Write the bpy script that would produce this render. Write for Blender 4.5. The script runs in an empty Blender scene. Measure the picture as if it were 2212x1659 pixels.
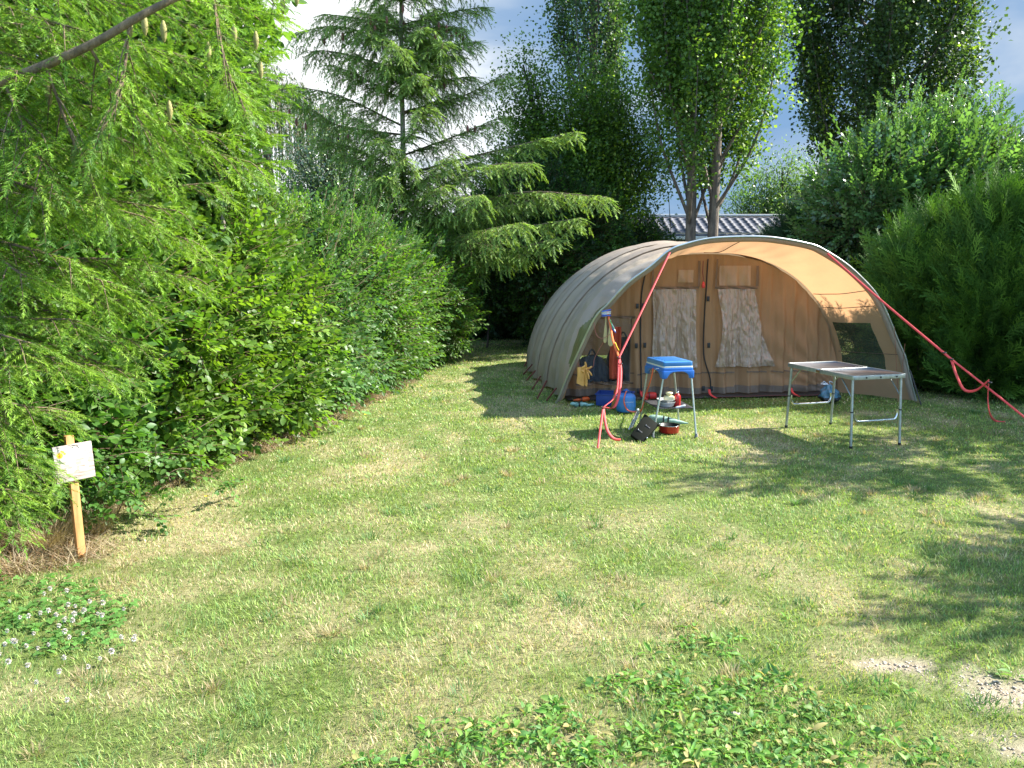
import bpy, bmesh, math, random
import numpy as np
from mathutils import Vector, Matrix
rng = np.random.default_rng(7)
random.seed(7)
PI = math.pi
scene = bpy.context.scene
COL = scene.collection

# ------------------------------------------------------------------ camera
CAMH = 1.65
FPX = 1770.0            # focal length in units of a 2212 px wide picture
PITCH = math.radians(8.5)
cam = bpy.data.cameras.new("camera")
cam.sensor_width = 36.0
cam.lens = 36.0 * FPX / 2212.0
cam.clip_start = 0.05
cam.clip_end = 500
camo = bpy.data.objects.new("camera", cam)
COL.objects.link(camo)
camo.location = (0, 0, CAMH)
camo.rotation_euler = (PI / 2 - PITCH, 0, 0)
scene.camera = camo

def ray(px, py):
    u = (px - 1106.0) / FPX
    v = (829.5 - py) / FPX
    return np.array([u, math.cos(PITCH) + v * math.sin(PITCH), -math.sin(PITCH) + v * math.cos(PITCH)])
def G(px, py):
    d = ray(px, py); t = -CAMH / d[2]
    return np.array([d[0] * t, d[1] * t, 0.0])
def P(px, py, Y):
    d = ray(px, py); t = Y / d[1]
    return np.array([d[0] * t, Y, CAMH + d[2] * t])

# ------------------------------------------------------------------ mesh helpers
class MB:
    def __init__(s):
        s.V = []; s.F = []; s.n = 0; s.C = []; s.hascol = False; s.M = []
    def add(s, V, F, col=None, mi=0):
        V = np.asarray(V, float).reshape(-1, 3)
        if isinstance(F, np.ndarray):
            s.F.append(F + s.n); s.M.append(np.full(len(F), mi, np.int32))
        else:
            by = {}
            for f in F: by.setdefault(len(f), []).append(f)
            for k, fs in by.items():
                s.F.append(np.array(fs, int) + s.n); s.M.append(np.full(len(fs), mi, np.int32))
        s.V.append(V); s.n += len(V)
        if col is not None:
            s.hascol = True
            c = np.asarray(col, float)
            if c.ndim == 1: c = np.tile(c, (len(V), 1))
            s.C.append(c)
        else:
            s.C.append(np.ones((len(V), 3)) * 0.5)
        return s
    def build(s, name, mat, parent=None, loc=None, smooth=False, bevel=0, solid=0, autosmooth=False):
        V = np.concatenate(s.V)
        off = np.zeros(3)
        if parent is not None: off = np.array(parent['_o'])
        elif loc is not None: off = np.array(loc, float)
        V = V - off
        me = bpy.data.meshes.new(name)
        me.vertices.add(len(V)); me.vertices.foreach_set('co', V.astype(np.float32).ravel())
        li = np.concatenate([f.ravel() for f in s.F]).astype(np.int32)
        tot = np.concatenate([np.full(len(f), f.shape[1], np.int32) for f in s.F])
        st = np.concatenate([[0], np.cumsum(tot)[:-1]]).astype(np.int32)
        me.loops.add(len(li)); me.loops.foreach_set('vertex_index', li)
        me.polygons.add(len(tot)); me.polygons.foreach_set('loop_start', st)
        me.polygons.foreach_set('loop_total', tot)
        if smooth: me.polygons.foreach_set('use_smooth', np.ones(len(tot), bool))
        mats = mat if isinstance(mat, (list, tuple)) else [mat]
        for m in mats: me.materials.append(m)
        if len(mats) > 1: me.polygons.foreach_set('material_index', np.concatenate(s.M))
        if s.hascol:
            a = me.attributes.new('col', 'FLOAT_COLOR', 'POINT')
            C = np.concatenate(s.C); C4 = np.concatenate([C, np.ones((len(C), 1))], 1)
            a.data.foreach_set('color', C4.astype(np.float32).ravel())
        me.update(calc_edges=True)
        me.validate()
        o = bpy.data.objects.new(name, me)
        COL.objects.link(o)
        if parent is not None:
            o.parent = parent; o['_o'] = list(off)
        else:
            o.location = off; o['_o'] = list(off)
        if bevel:
            b = o.modifiers.new('bevel', 'BEVEL'); b.width = bevel; b.segments = 3; b.limit_method = 'ANGLE'; b.angle_limit = 0.6
        if solid:
            b = o.modifiers.new('solid', 'SOLIDIFY'); b.thickness = solid; b.offset = 0
        return o

def tag(o, label, cat=None, group=None, kind=None):
    if label: o['label'] = label
    if cat: o['category'] = cat
    if group: o['group'] = group
    if kind: o['kind'] = kind
    return o
def thing(name, loc, label, cat, group=None):
    o = bpy.data.objects.new(name, None); COL.objects.link(o)
    o.location = loc; o['_o'] = list(map(float, loc)); o.empty_display_size = 0.1
    return tag(o, label, cat, group)

def norm(v):
    v = np.asarray(v, float)
    return v / (np.linalg.norm(v, axis=-1, keepdims=True) + 1e-12)

def spline(pts, n):
    """Catmull-Rom through pts, n samples evenly in arc length"""
    p = np.asarray(pts, float)
    q = np.vstack([2 * p[0] - p[1], p, 2 * p[-1] - p[-2]])
    out = []
    for i in range(len(p) - 1):
        a, b, c, d = q[i:i + 4]
        t = np.linspace(0, 1, 24, endpoint=False)[:, None]
        out.append(0.5 * ((2 * b) + (-a + c) * t + (2 * a - 5 * b + 4 * c - d) * t ** 2 + (-a + 3 * b - 3 * c + d) * t ** 3))
    out.append(p[-1:])
    o = np.vstack(out)
    return resample(o, n)
def resample(o, n):
    s = np.concatenate([[0], np.cumsum(np.linalg.norm(np.diff(o, axis=0), axis=1))])
    t = np.linspace(0, s[-1], n)
    return np.stack([np.interp(t, s, o[:, k]) for k in range(o.shape[1])], 1)

def tube(mb, pts, r, n=8, col=None, mi=0, flat=None):
    p = np.asarray(pts, float); m = len(p)
    r = np.broadcast_to(np.asarray(r, float), (m,))
    T = norm(np.gradient(p, axis=0))
    up = np.array([0, 0, 1.0]) if abs(T[0][2]) < 0.9 else np.array([1.0, 0, 0])
    N = np.zeros_like(p); v = norm(np.cross(T[0], up)); N[0] = v
    for i in range(1, m):
        v = v - T[i] * np.dot(v, T[i]); v = v / (np.linalg.norm(v) + 1e-9); N[i] = v
    B = np.cross(T, N)
    a = np.arange(n) * 2 * PI / n
    V = p[:, None, :] + r[:, None, None] * (np.cos(a)[None, :, None] * N[:, None, :] + np.sin(a)[None, :, None] * B[:, None, :])
    V = V.reshape(-1, 3)
    i = np.arange(m - 1)[:, None] * n; j = np.arange(n)[None, :]; j2 = (j + 1) % n
    F = np.stack([i + j, i + j2, i + n + j2, i + n + j], -1).reshape(-1, 4)
    mb.add(V, F, col, mi)
    mb.add(V[:n], [list(range(n))[::-1]], col, mi)
    mb.add(V[-n:], [list(range(n))], col, mi)

def strap(mb, pts, w, th, side, col=None):
    """flat webbing: rectangle w x th swept along pts; side = vector the width lies along"""
    p = np.asarray(pts, float); m = len(p)
    T = norm(np.gradient(p, axis=0))
    S = np.asarray(side, float)
    if S.ndim == 1: S = np.tile(S, (m, 1))
    S = norm(S - T * (S * T).sum(1, keepdims=True)); N = np.cross(T, S)
    c = [(-.5, -.5), (.5, -.5), (.5, .5), (-.5, .5)]
    V = np.stack([p + S * w * a + N * th * b for a, b in c], 1).reshape(-1, 3)
    i = np.arange(m - 1)[:, None] * 4; j = np.arange(4)[None, :]; j2 = (j + 1) % 4
    F = np.stack([i + j, i + j2, i + 4 + j2, i + 4 + j], -1).reshape(-1, 4)
    mb.add(V, F, col); mb.add(V[:4], [[3, 2, 1, 0]], col); mb.add(V[-4:], [[0, 1, 2, 3]], col)

def rotm(axis, ang):
    return np.array(Matrix.Rotation(ang, 3, Vector(axis)))
def box(mb, c, s, R=None, col=None, mi=0):
    c = np.asarray(c, float); s = np.asarray(s, float) / 2
    V = np.array([[x, y, z] for x in (-1, 1) for y in (-1, 1) for z in (-1, 1)], float) * s
    if R is not None: V = V @ np.asarray(R).T
    F = [[0, 1, 3, 2], [4, 6, 7, 5], [0, 4, 5, 1], [2, 3, 7, 6], [0, 2, 6, 4], [1, 5, 7, 3]]
    mb.add(V + c, F, col, mi)
def lathe(mb, prof, c, n=32, R=None, col=None, closed=False, mi=0):
    prof = np.asarray(prof, float); m = len(prof)
    a = np.arange(n) * 2 * PI / n
    V = np.stack([prof[:, 0][:, None] * np.cos(a), prof[:, 0][:, None] * np.sin(a), np.repeat(prof[:, 1][:, None], n, 1)], -1).reshape(-1, 3)
    if R is not None: V = V @ np.asarray(R).T
    i = np.arange(m - 1)[:, None] * n; j = np.arange(n)[None, :]; j2 = (j + 1) % n
    F = np.stack([i + j, i + j2, i + n + j2, i + n + j], -1).reshape(-1, 4)
    mb.add(V + np.asarray(c, float), F, col, mi)
    if prof[0, 0] > 1e-6 and closed: mb.add(V[:n] + np.asarray(c), [list(range(n))[::-1]], col, mi)
    if prof[-1, 0] > 1e-6 and closed: mb.add(V[-n:] + np.asarray(c), [list(range(n))], col, mi)
def grid(mb, A, col=None, mi=0, wrap=False):
    """A: (m,n,3) array of points"""
    m, n = A.shape[:2]
    i = np.arange(m - 1)[:, None] * n; j = np.arange(n - 1)[None, :]
    F = np.stack([i + j, i + j + 1, i + n + j + 1, i + n + j], -1).reshape(-1, 4)
    mb.add(A.reshape(-1, 3), F, col, mi)

def vnoise(x, y, seed=0):
    """smooth 2D value noise in 0..1"""
    def h(i, j):
        n = (i * 374761393 + j * 668265263 + seed * 1442695041) & 0xffffffff
        n = ((n ^ (n >> 13)) * 1274126177) & 0xffffffff
        return ((n ^ (n >> 16)) & 0xffff) / 65535.0
    x = np.asarray(x, float); y = np.asarray(y, float)
    i = np.floor(x).astype(np.int64); j = np.floor(y).astype(np.int64)
    fx = x - i; fy = y - j; fx = fx * fx * (3 - 2 * fx); fy = fy * fy * (3 - 2 * fy)
    return (h(i, j) * (1 - fx) + h(i + 1, j) * fx) * (1 - fy) + (h(i, j + 1) * (1 - fx) + h(i + 1, j + 1) * fx) * fy
def fbm(x, y, seed=0, o=3):
    s = 0; a = 1; t = 0
    for k in range(o):
        s = s + a * vnoise(x * 2 ** k, y * 2 ** k, seed + k * 17); t += a; a *= .5
    return s / t

def frames(D, roll=None, up=None):
    """rotation matrices whose local +Y is D; local Z leans to up"""
    D = norm(D); n = len(D)
    if up is None: up = np.tile([0, 0, 1.0], (n, 1)) + rng.normal(0, .15, (n, 3))
    X = norm(np.cross(D, up)); Z = np.cross(X, D)
    if roll is not None:
        c = np.cos(roll)[:, None]; s = np.sin(roll)[:, None]
        X, Z = X * c + Z * s, Z * c - X * s
    return np.stack([X, D, Z], -1)
def scatter(mb, tv, tf, pos, R, sc, cols, tcol=None):
    """merge copies of template (tv, tf) ; cols (n,3) ; tcol (V,3) multiplies, or (V,4) with blend weight to fixed colour"""
    n = len(pos)
    if n == 0: return
    sc = np.broadcast_to(np.asarray(sc, float), (n,))
    V = np.einsum('nij,vj->nvi', R * sc[:, None, None], tv) + pos[:, None, :]
    k = len(tv)
    F = (tf[None] + (np.arange(n) * k)[:, None, None]).reshape(-1, tf.shape[1])
    C = np.repeat(cols[:, None, :], k, 1)
    if tcol is not None:
        if tcol.shape[1] == 4:
            C = C * (1 - tcol[None, :, 3:]) + tcol[None, :, :3] * tcol[None, :, 3:]
        else: C = C * tcol[None]
    mb.add(V.reshape(-1, 3), F, C.reshape(-1, 3))

# ------------------------------------------------------------------ materials
def mat(name):
    m = bpy.data.materials.new(name); m.use_nodes = True
    nt = m.node_tree; nt.nodes.clear()
    return m, nt, nt.nodes, nt.links
def node(nt, t, **kw):
    n = nt.nodes.new(t)
    for k, v in kw.items():
        if k in n.inputs: n.inputs[k].default_value = v
        else: setattr(n, k, v)
    return n
def ramp(nt, fac, stops):
    r = nt.nodes.new('ShaderNodeValToRGB')
    while len(r.color_ramp.elements) < len(stops): r.color_ramp.elements.new(0.5)
    for e, (p, c) in zip(r.color_ramp.elements, stops):
        e.position = p; e.color = (*c, 1) if len(c) == 3 else c
    nt.links.new(fac, r.inputs['Fac'])
    return r.outputs['Color']
def obj_noise(nt, scale, detail=4, rough=.55, stretch=(1, 1, 1)):
    tc = nt.nodes.new('ShaderNodeTexCoord'); mp = nt.nodes.new('ShaderNodeMapping')
    mp.inputs['Scale'].default_value = stretch
    nt.links.new(tc.outputs['Object'], mp.inputs['Vector'])
    n = node(nt, 'ShaderNodeTexNoise', Scale=scale, Detail=detail, Roughness=rough)
    nt.links.new(mp.outputs['Vector'], n.inputs['Vector'])
    return n.outputs['Fac']
def bump(nt, fac, strength, dist=0.01):
    b = node(nt, 'ShaderNodeBump', Strength=strength, Distance=dist)
    nt.links.new(fac, b.inputs['Height'])
    return b.outputs['Normal']

def leaf_mat(name, trans=0.4, rough=.45, spec=.4, tint=(1.25, 1.35, .45)):
    m, nt, N, L = mat(name)
    a = node(nt, 'ShaderNodeAttribute', attribute_name='col')
    p = node(nt, 'ShaderNodeBsdfPrincipled', Roughness=rough)
    p.inputs['Specular IOR Level'].default_value = spec
    nf = obj_noise(nt, 60, 2)
    hs = node(nt, 'ShaderNodeHueSaturation'); hs.inputs['Saturation'].default_value = .96
    mr = node(nt, 'ShaderNodeMapRange'); mr.inputs['To Min'].default_value = .70; mr.inputs['To Max'].default_value = 1.18
    L.new(nf, mr.inputs['Value']); L.new(mr.outputs[0], hs.inputs['Value'])
    L.new(a.outputs['Color'], hs.inputs['Color'])
    L.new(hs.outputs['Color'], p.inputs['Base Color'])
    t = node(nt, 'ShaderNodeBsdfTranslucent')
    mx = node(nt, 'ShaderNodeMix', data_type='RGBA', blend_type='MULTIPLY')
    mx.inputs[0].default_value = 1.0
    L.new(hs.outputs['Color'], mx.inputs[6]); mx.inputs[7].default_value = (*tint, 1)
    L.new(mx.outputs[2], t.inputs['Color'])
    s = node(nt, 'ShaderNodeMixShader'); s.inputs[0].default_value = trans
    L.new(p.outputs[0], s.inputs[1]); L.new(t.outputs[0], s.inputs[2])
    o = node(nt, 'ShaderNodeOutputMaterial'); L.new(s.outputs[0], o.inputs['Surface'])
    return m
def simple(name, c, rough=.5, metal=0, spec=.5, var=.12, scale=8, bmp=0, bscale=60, c2=None, stretch=(1, 1, 1), coat=0):
    m, nt, N, L = mat(name)
    f = obj_noise(nt, scale, 5, .6, stretch)
    c = np.array(c); c2 = np.array(c2) if c2 is not None else c * (1 - var * 2)
    colr = ramp(nt, f, [(.3, tuple(c2)), (.7, tuple(np.minimum(c * (1 + var * .5), 1)))])
    p = node(nt, 'ShaderNodeBsdfPrincipled', Roughness=rough, Metallic=metal)
    p.inputs['Specular IOR Level'].default_value = spec
    p.inputs['Coat Weight'].default_value = coat
    L.new(colr, p.inputs['Base Color'])
    rr = node(nt, 'ShaderNodeMapRange'); rr.inputs['To Min'].default_value = rough * .8; rr.inputs['To Max'].default_value = min(1, rough * 1.25)
    L.new(f, rr.inputs['Value']); L.new(rr.outputs[0], p.inputs['Roughness'])
    if bmp:
        L.new(bump(nt, obj_noise(nt, bscale, 4, .6, stretch), bmp), p.inputs['Normal'])
    o = node(nt, 'ShaderNodeOutputMaterial'); L.new(p.outputs[0], o.inputs['Surface'])
    return m
def cloth(name, front, back, trans=.3, tcol=None, rough=.75, var=.1, weave=400, wr=.25, wscale=7, spec=.25, stretch=(1, 1, 1), backspec=None):
    """two-sided cloth: front colour / coated reverse, light comes through"""
    m, nt, N, L = mat(name)
    geo = node(nt, 'ShaderNodeNewGeometry')
    f = obj_noise(nt, 3.0, 6, .6)
    def vr(c):
        c = np.array(c); return ramp(nt, f, [(.25, tuple(c * (1 - var * 1.6))), (.75, tuple(np.minimum(c * (1 + var), 1)))])
    mx = node(nt, 'ShaderNodeMix', data_type='RGBA')
    L.new(geo.outputs['Backfacing'], mx.inputs[0]); L.new(vr(front), mx.inputs[6]); L.new(vr(back), mx.inputs[7])
    p = node(nt, 'ShaderNodeBsdfPrincipled', Roughness=rough); p.inputs['Specular IOR Level'].default_value = spec
    L.new(mx.outputs[2], p.inputs['Base Color'])
    w = obj_noise(nt, weave, 2, .5); wr_ = obj_noise(nt, wscale, 5, .55, stretch)
    b1 = bump(nt, w, .15, .002)
    b = node(nt, 'ShaderNodeBump', Strength=wr, Distance=.03); L.new(wr_, b.inputs['Height']); L.new(b1, b.inputs['Normal'])
    L.new(b.outputs['Normal'], p.inputs['Normal'])
    t = node(nt, 'ShaderNodeBsdfTranslucent')
    t.inputs['Color'].default_value = (*(tcol or front), 1)
    L.new(b.outputs['Normal'], t.inputs['Normal'])
    s = node(nt, 'ShaderNodeMixShader'); s.inputs[0].default_value = trans
    L.new(p.outputs[0], s.inputs[1]); L.new(t.outputs[0], s.inputs[2])
    o = node(nt, 'ShaderNodeOutputMaterial'); L.new(s.outputs[0], o.inputs['Surface'])
    return m

def bark_mat(name, c, c2, sc=12, stretch=(1, 1, .25), b=.8):
    m, nt, N, L = mat(name)
    f = obj_noise(nt, sc, 6, .65, stretch)
    p = node(nt, 'ShaderNodeBsdfPrincipled', Roughness=.9)
    L.new(ramp(nt, f, [(.35, c2), (.62, c)]), p.inputs['Base Color'])
    L.new(bump(nt, f, b, .03), p.inputs['Normal'])
    o = node(nt, 'ShaderNodeOutputMaterial'); L.new(p.outputs[0], o.inputs['Surface'])
    return m

M = {}
M['leaf'] = leaf_mat('shrub_leaf', .46, .45, .42)
M['glossleaf'] = leaf_mat('glossy_leaf', .35, .28, .7)
M['needle'] = leaf_mat('needle', .38, .5, .35)
M['scale'] = leaf_mat('cypress_scale', .14, .6, .25, (1.2, 1.4, .35))
M['grass'] = leaf_mat('grass_blade', .4, .55, .3, (1.1, 1.15, .6))
M['bark'] = bark_mat('bark_grey', (.20, .16, .12), (.07, .055, .045))
M['barkpale'] = bark_mat('bark_pale', (.42, .36, .29), (.16, .13, .10), 16)
M['barkdark'] = bark_mat('bark_dark', (.09, .07, .055), (.03, .025, .02))
M['twig'] = bark_mat('twig_bark', (.24, .17, .10), (.11, .08, .05), 30)

# ------------------------------------------------------------------ light and sky
SUN_EL = math.radians(41)
SUN_DIR = np.array([0.985, 0.17, 0.0]); SUN_DIR = norm(SUN_DIR) * math.cos(SUN_EL); SUN_DIR[2] = math.sin(SUN_EL)
sl = bpy.data.lights.new('sun', 'SUN'); sl.energy = 4.6; sl.angle = math.radians(.55); sl.color = (1, .955, .88)
so = bpy.data.objects.new('sun', sl); COL.objects.link(so)
so.rotation_euler = Vector(-SUN_DIR).to_track_quat('-Z', 'Y').to_euler()
w = bpy.data.worlds.new('World'); scene.world = w; w.use_nodes = True
nt = w.node_tree; nt.nodes.clear(); L = nt.links
sky = nt.nodes.new('ShaderNodeTexSky'); sky.sky_type = 'NISHITA'; sky.sun_disc = False
sky.sun_elevation = SUN_EL; sky.sun_rotation = math.atan2(SUN_DIR[0], SUN_DIR[1]); sky.air_density = 1.0; sky.dust_density = .5
tc = nt.nodes.new('ShaderNodeTexCoord')
sep = nt.nodes.new('ShaderNodeSeparateXYZ'); L.new(tc.outputs['Generated'], sep.inputs[0])
def mth(op, a, b=None, c=None):
    n = nt.nodes.new('ShaderNodeMath'); n.operation = op
    for i, v in enumerate((a, b, c)):
        if v is None: continue
        if isinstance(v, (int, float)): n.inputs[i].default_value = v
        else: L.new(v, n.inputs[i])
    return n.outputs[0]
zz = mth('ADD', mth('MAXIMUM', sep.outputs[2], 0.0), .22)
cx = mth('DIVIDE', sep.outputs[0], zz); cy = mth('DIVIDE', sep.outputs[1], zz)
cmb = nt.nodes.new('ShaderNodeCombineXYZ'); L.new(cx, cmb.inputs[0]); L.new(cy, cmb.inputs[1])
n1 = nt.nodes.new('ShaderNodeTexNoise'); n1.inputs['Scale'].default_value = 1.15; n1.inputs['Detail'].default_value = 7; n1.inputs['Roughness'].default_value = .52; n1.inputs['Distortion'].default_value = .4
L.new(cmb.outputs[0], n1.inputs['Vector'])
# big bank of bright cloud low in the north-west
dn = nt.nodes.new('ShaderNodeVectorMath'); dn.operation = 'DOT_PRODUCT'
L.new(tc.outputs['Generated'], dn.inputs[0]); dn.inputs[1].default_value = tuple(norm(ray(640, 240)))
bank = nt.nodes.new('ShaderNodeMapRange'); L.new(dn.outputs['Value'], bank.inputs['Value'])
bank.inputs['From Min'].default_value = .955; bank.inputs['From Max'].default_value = .997; bank.inputs['To Max'].default_value = .34
dens = mth('ADD', n1.outputs['Fac'], bank.outputs[0])
mask = nt.nodes.new('ShaderNodeMapRange'); L.new(dens, mask.inputs['Value']); mask.interpolation_type = 'SMOOTHSTEP'
mask.inputs['To Min'].default_value = .93; mask.inputs['From Min'].default_value = .30; mask.inputs['From Max'].default_value = .72
ccol = ramp(nt, dens, [(.42, (.62, 1.15, 2.0)), (.54, (1.0, 1.5, 2.25)), (.66, (2.0, 2.35, 2.8)), (.78, (4.2, 4.3, 4.4))])
bk_ = nt.nodes.new('ShaderNodeMapRange'); L.new(sep.outputs[1], bk_.inputs['Value'])
bk_.inputs['From Min'].default_value = .45; bk_.inputs['From Max'].default_value = -.3; bk_.inputs['To Min'].default_value = 1; bk_.inputs['To Max'].default_value = 3.0  # clouds behind the camera boosted as added fill light for the shadows
vm_ = nt.nodes.new('ShaderNodeVectorMath'); vm_.operation = 'SCALE'; L.new(ccol, vm_.inputs[0]); L.new(bk_.outputs[0], vm_.inputs['Scale']); ccol = vm_.outputs[0]
mix = nt.nodes.new('ShaderNodeMix'); mix.data_type = 'RGBA'
L.new(mask.outputs[0], mix.inputs[0]); L.new(sky.outputs[0], mix.inputs[6]); L.new(ccol, mix.inputs[7])
bg = nt.nodes.new('ShaderNodeBackground'); bg.inputs['Strength'].default_value = .09
L.new(mix.outputs[2], bg.inputs['Color'])
wo = nt.nodes.new('ShaderNodeOutputWorld'); L.new(bg.outputs[0], wo.inputs['Surface'])
vs = scene.view_settings
scene.display_settings.display_device = 'sRGB'
vs.view_transform = 'Standard'; vs.look = 'None'; vs.gamma = 1; vs.exposure = 1.84
scene.render.engine = 'CYCLES'
scene.cycles.max_bounces = 6
scene.cycles.transparent_max_bounces = 12
scene.cycles.sample_clamp_indirect = 6
# ------------------------------------------------------------------ ground
def hedge_line(y):   # x of the left hedge's foot
    return np.interp(y, [2.0, 4.5, 5.7, 7.8, 11, 15, 20], [-3.5, -2.95, -2.6, -2.0, -1.47, -1.0, -.7])
def gmask_bare(x, y):
    d = np.minimum(((x - 2.05) / .42) ** 2 + ((y - 2.98) / .20) ** 2, ((x - 2.12) / .55) ** 2 + ((y - 2.62) / .13) ** 2)
    d = np.minimum(d, ((x - 1.62) / .18) ** 2 + ((y - 3.2) / .07) ** 2)
    d = d + (fbm(x * 9, y * 9, 5) - .5) * 2.2
    return np.clip(1.3 - d, 0, 1)
def gmask_straw(x, y):    # dry litter along the hedge foot
    e = hedge_line(y) + .02 + .55 * np.exp(-((y - 4.45) / .5) ** 2)
    return np.clip(1 - (x - e) / .18 + (fbm(x * 5, y * 5, 9) - .5) * 1.3 - .5, 0, 1)
def dryness(x, y):
    d = fbm(x * .95 + 3, y * .95, 21, 3) * .55 + fbm(x * 3.7, y * 3.7, 33, 2) * .45
    return np.clip((d - .445) * 3.8, 0, 1)

def ground():
    xs = np.concatenate([np.linspace(-60, -4.2, 14), np.arange(-4, 8.01, .1), np.linspace(8.2, 60, 14)])
    ys = np.concatenate([np.linspace(-30, 1.2, 10), np.arange(1.4, 20.01, .1), np.linspace(20.4, 120, 16)])
    X, Y = np.meshgrid(xs, ys)
    Z = -.012 + .018 * (fbm(X * .9, Y * .9, 3) - .5) + .008 * (fbm(X * 4, Y * 4, 4) - .5)
    Z -= .012 * gmask_bare(X, Y)
    dr = dryness(X, Y)[..., None]; st = gmask_straw(X, Y)[..., None]; br = gmask_bare(X, Y)[..., None]
    c = np.array([.155, .195, .06]) * (1 - dr) + np.array([.36, .31, .17]) * dr
    c = c * (1 - st) + np.array([.16, .115, .07]) * st
    c = c * (1 - br) + np.array([.44, .36, .27]) * br
    far = ((X < -4.2) | (X > 8.2) | (Y > 20) | (Y < 1.2))[..., None]
    c = np.where(far, np.array([.13, .17, .055]), c)
    mb = MB(); A = np.stack([X, Y, Z], -1); m_, n_ = X.shape
    grid(mb, A, c.reshape(-1, 3))
    m, nt, N, L = mat('lawn_soil')
    a = node(nt, 'ShaderNodeAttribute', attribute_name='col')
    f = obj_noise(nt, 30, 8, .7); f2 = obj_noise(nt, 160, 4, .7)
    mx = node(nt, 'ShaderNodeMix', data_type='RGBA', blend_type='MULTIPLY'); mx.inputs[0].default_value = 1
    L.new(a.outputs['Color'], mx.inputs[6]); L.new(ramp(nt, f, [(.3, (.55, .55, .5)), (.7, (1.3, 1.3, 1.3))]), mx.inputs[7])
    p = node(nt, 'ShaderNodeBsdfPrincipled', Roughness=.95); p.inputs['Specular IOR Level'].default_value = .1
    L.new(mx.outputs[2], p.inputs['Base Color']); L.new(bump(nt, f2, .8, .02), p.inputs['Normal'])
    o = node(nt, 'ShaderNodeOutputMaterial'); L.new(p.outputs[0], o.inputs['Surface'])
    g = mb.build('ground', m, smooth=True)
    tag(g, 'mown lawn of the pitch with green and dried patches', None, None, 'structure')
ground()

def blades(x, y, h, w, lean, cols, mb, az=None):
    n = len(x)
    if az is None: az = rng.uniform(0, 2 * PI, n)
    dx, dy = np.cos(az), np.sin(az)
    sx, sy = -np.sin(az + rng.normal(0, .6, n)), np.cos(az + rng.normal(0, .6, n))
    z0 = np.full(n, -.012)
    def at(t, wid, sgn):
        hor = lean * h * t ** 1.6; ver = h * np.sqrt(np.maximum(0.05, 1 - (lean * .75) ** 2)) * t
        return np.stack([x + dx * hor + sx * w * wid * sgn, y + dy * hor + sy * w * wid * sgn, z0 + ver], -1)
    V = np.stack([at(0, .5, -1), at(0, .5, 1), at(.55, .42, -1), at(.55, .42, 1), at(1, 0, 0)], 1).reshape(-1, 3)
    b = (np.arange(n) * 5)[:, None]
    T = np.array([[0, 1, 3], [0, 3, 2], [2, 3, 4]])
    F = (b[:, :, None] + T[None]).reshape(-1, 3)
    C = np.repeat(cols, 5, 0)
    mb.add(V, F, C)

def lawn():
    mb = MB()
    zones = [(1.9, 3.2, 16500, .0026, .032), (3.2, 4.6, 11000, .0032, .031), (4.6, 6.6, 5600, .0046, .030), (6.6, 9.5, 3000, .0068, .030), (9.5, 13.5, 1400, .010, .032), (13.5, 19, 600, .016, .036)]
    for y0, y1, d, wd, hh in zones:
        x0 = -(y1 * .66 + .3); x1 = y1 * .66 + .5
        n = int((x1 - x0) * (y1 - y0) * d)
        x = rng.uniform(x0, x1, n); y = rng.uniform(y0, y1, n)
        k = (np.abs(x) < y * .655 + .25) & (x > hedge_line(y) + .05)
        # clumps
        k &= rng.random(n) < .35 + .9 * fbm(x * 14, y * 14, 77, 2)
        k &= rng.random(n) > gmask_bare(x, y) * .97
        k &= rng.random(n) > gmask_straw(x, y) * .75
        k &= ~((x - y * -.12 > 1.85) & (x + y * .12 < 5.3) & (y > 10.35 + .1 * x - .2) & (y < 14))
        x, y = x[k], y[k]; n = len(x)
        dr = dryness(x, y)
        isd = rng.random(n) < .12 + .46 * dr
        v = rng.uniform(.7, 1.35, n)[:, None]
        hue = fbm(x * 1.3, y * 1.3, 55)[:, None]
        g1 = np.array([.22, .33, .07]); g2 = np.array([.31, .40, .09]); g3 = np.array([.15, .28, .08])
        cg = (g1 * (1 - hue) + g2 * hue); cg = np.where(rng.random(n)[:, None] < .25, g3, cg)
        s1 = np.array([.58, .50, .29]); s2 = np.array([.50, .39, .21]); cs = np.where(rng.random(n)[:, None] < .5, s1, s2)
        c = np.where(isd[:, None], cs, cg) * v * 1.1 * np.where(rng.random(n)[:, None] < .08, .6, 1)
        big = fbm(x * 2.2, y * 2.2, 91, 2)
        h = hh * .88 * rng.uniform(.5, 1.25, n) * (.6 + .8 * big) * np.where(isd, .8, 1.0)
        lean = np.clip(rng.normal(.75, .25, n), .1, 1.15)
        w_ = wd * rng.uniform(.7, 1.3, n)
        az = fbm(x * 3.3, y * 3.3, 44, 2) * 5 * PI + rng.normal(0, 1.3, n)
        blades(x, y, h, w_, lean, c, mb, az)
    # darker coarse tufts and trodden patches
    for i in range(260):
        y0 = 2.1 + 8.5 * rng.random() ** 1.5; x0 = rng.uniform(-.64, .64) * y0
        if x0 < hedge_line(y0) + .3: continue
        m = int(rng.integers(20, 60)); r = rng.uniform(.02, .07) * (1 + y0 * .05)
        a = rng.uniform(0, 2 * PI, m); rr = r * np.sqrt(rng.random(m))
        base = np.array([.11, .23, .06]) if rng.random() < .6 else np.array([.42, .33, .18])
        blades(x0 + rr * np.cos(a), y0 + rr * np.sin(a), rng.uniform(.03, .062, m), rng.uniform(.002, .0035, m) * (.7 + y0 * .16), rng.uniform(.4, 1.1, m), base * rng.uniform(.7, 1.25, m)[:, None], mb, a + rng.normal(0, .6, m))
    g = mb.build('grass', M['grass'])
    tag(g, 'short green and straw coloured grass of the lawn', 'grass', None, 'stuff')
lawn()

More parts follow.
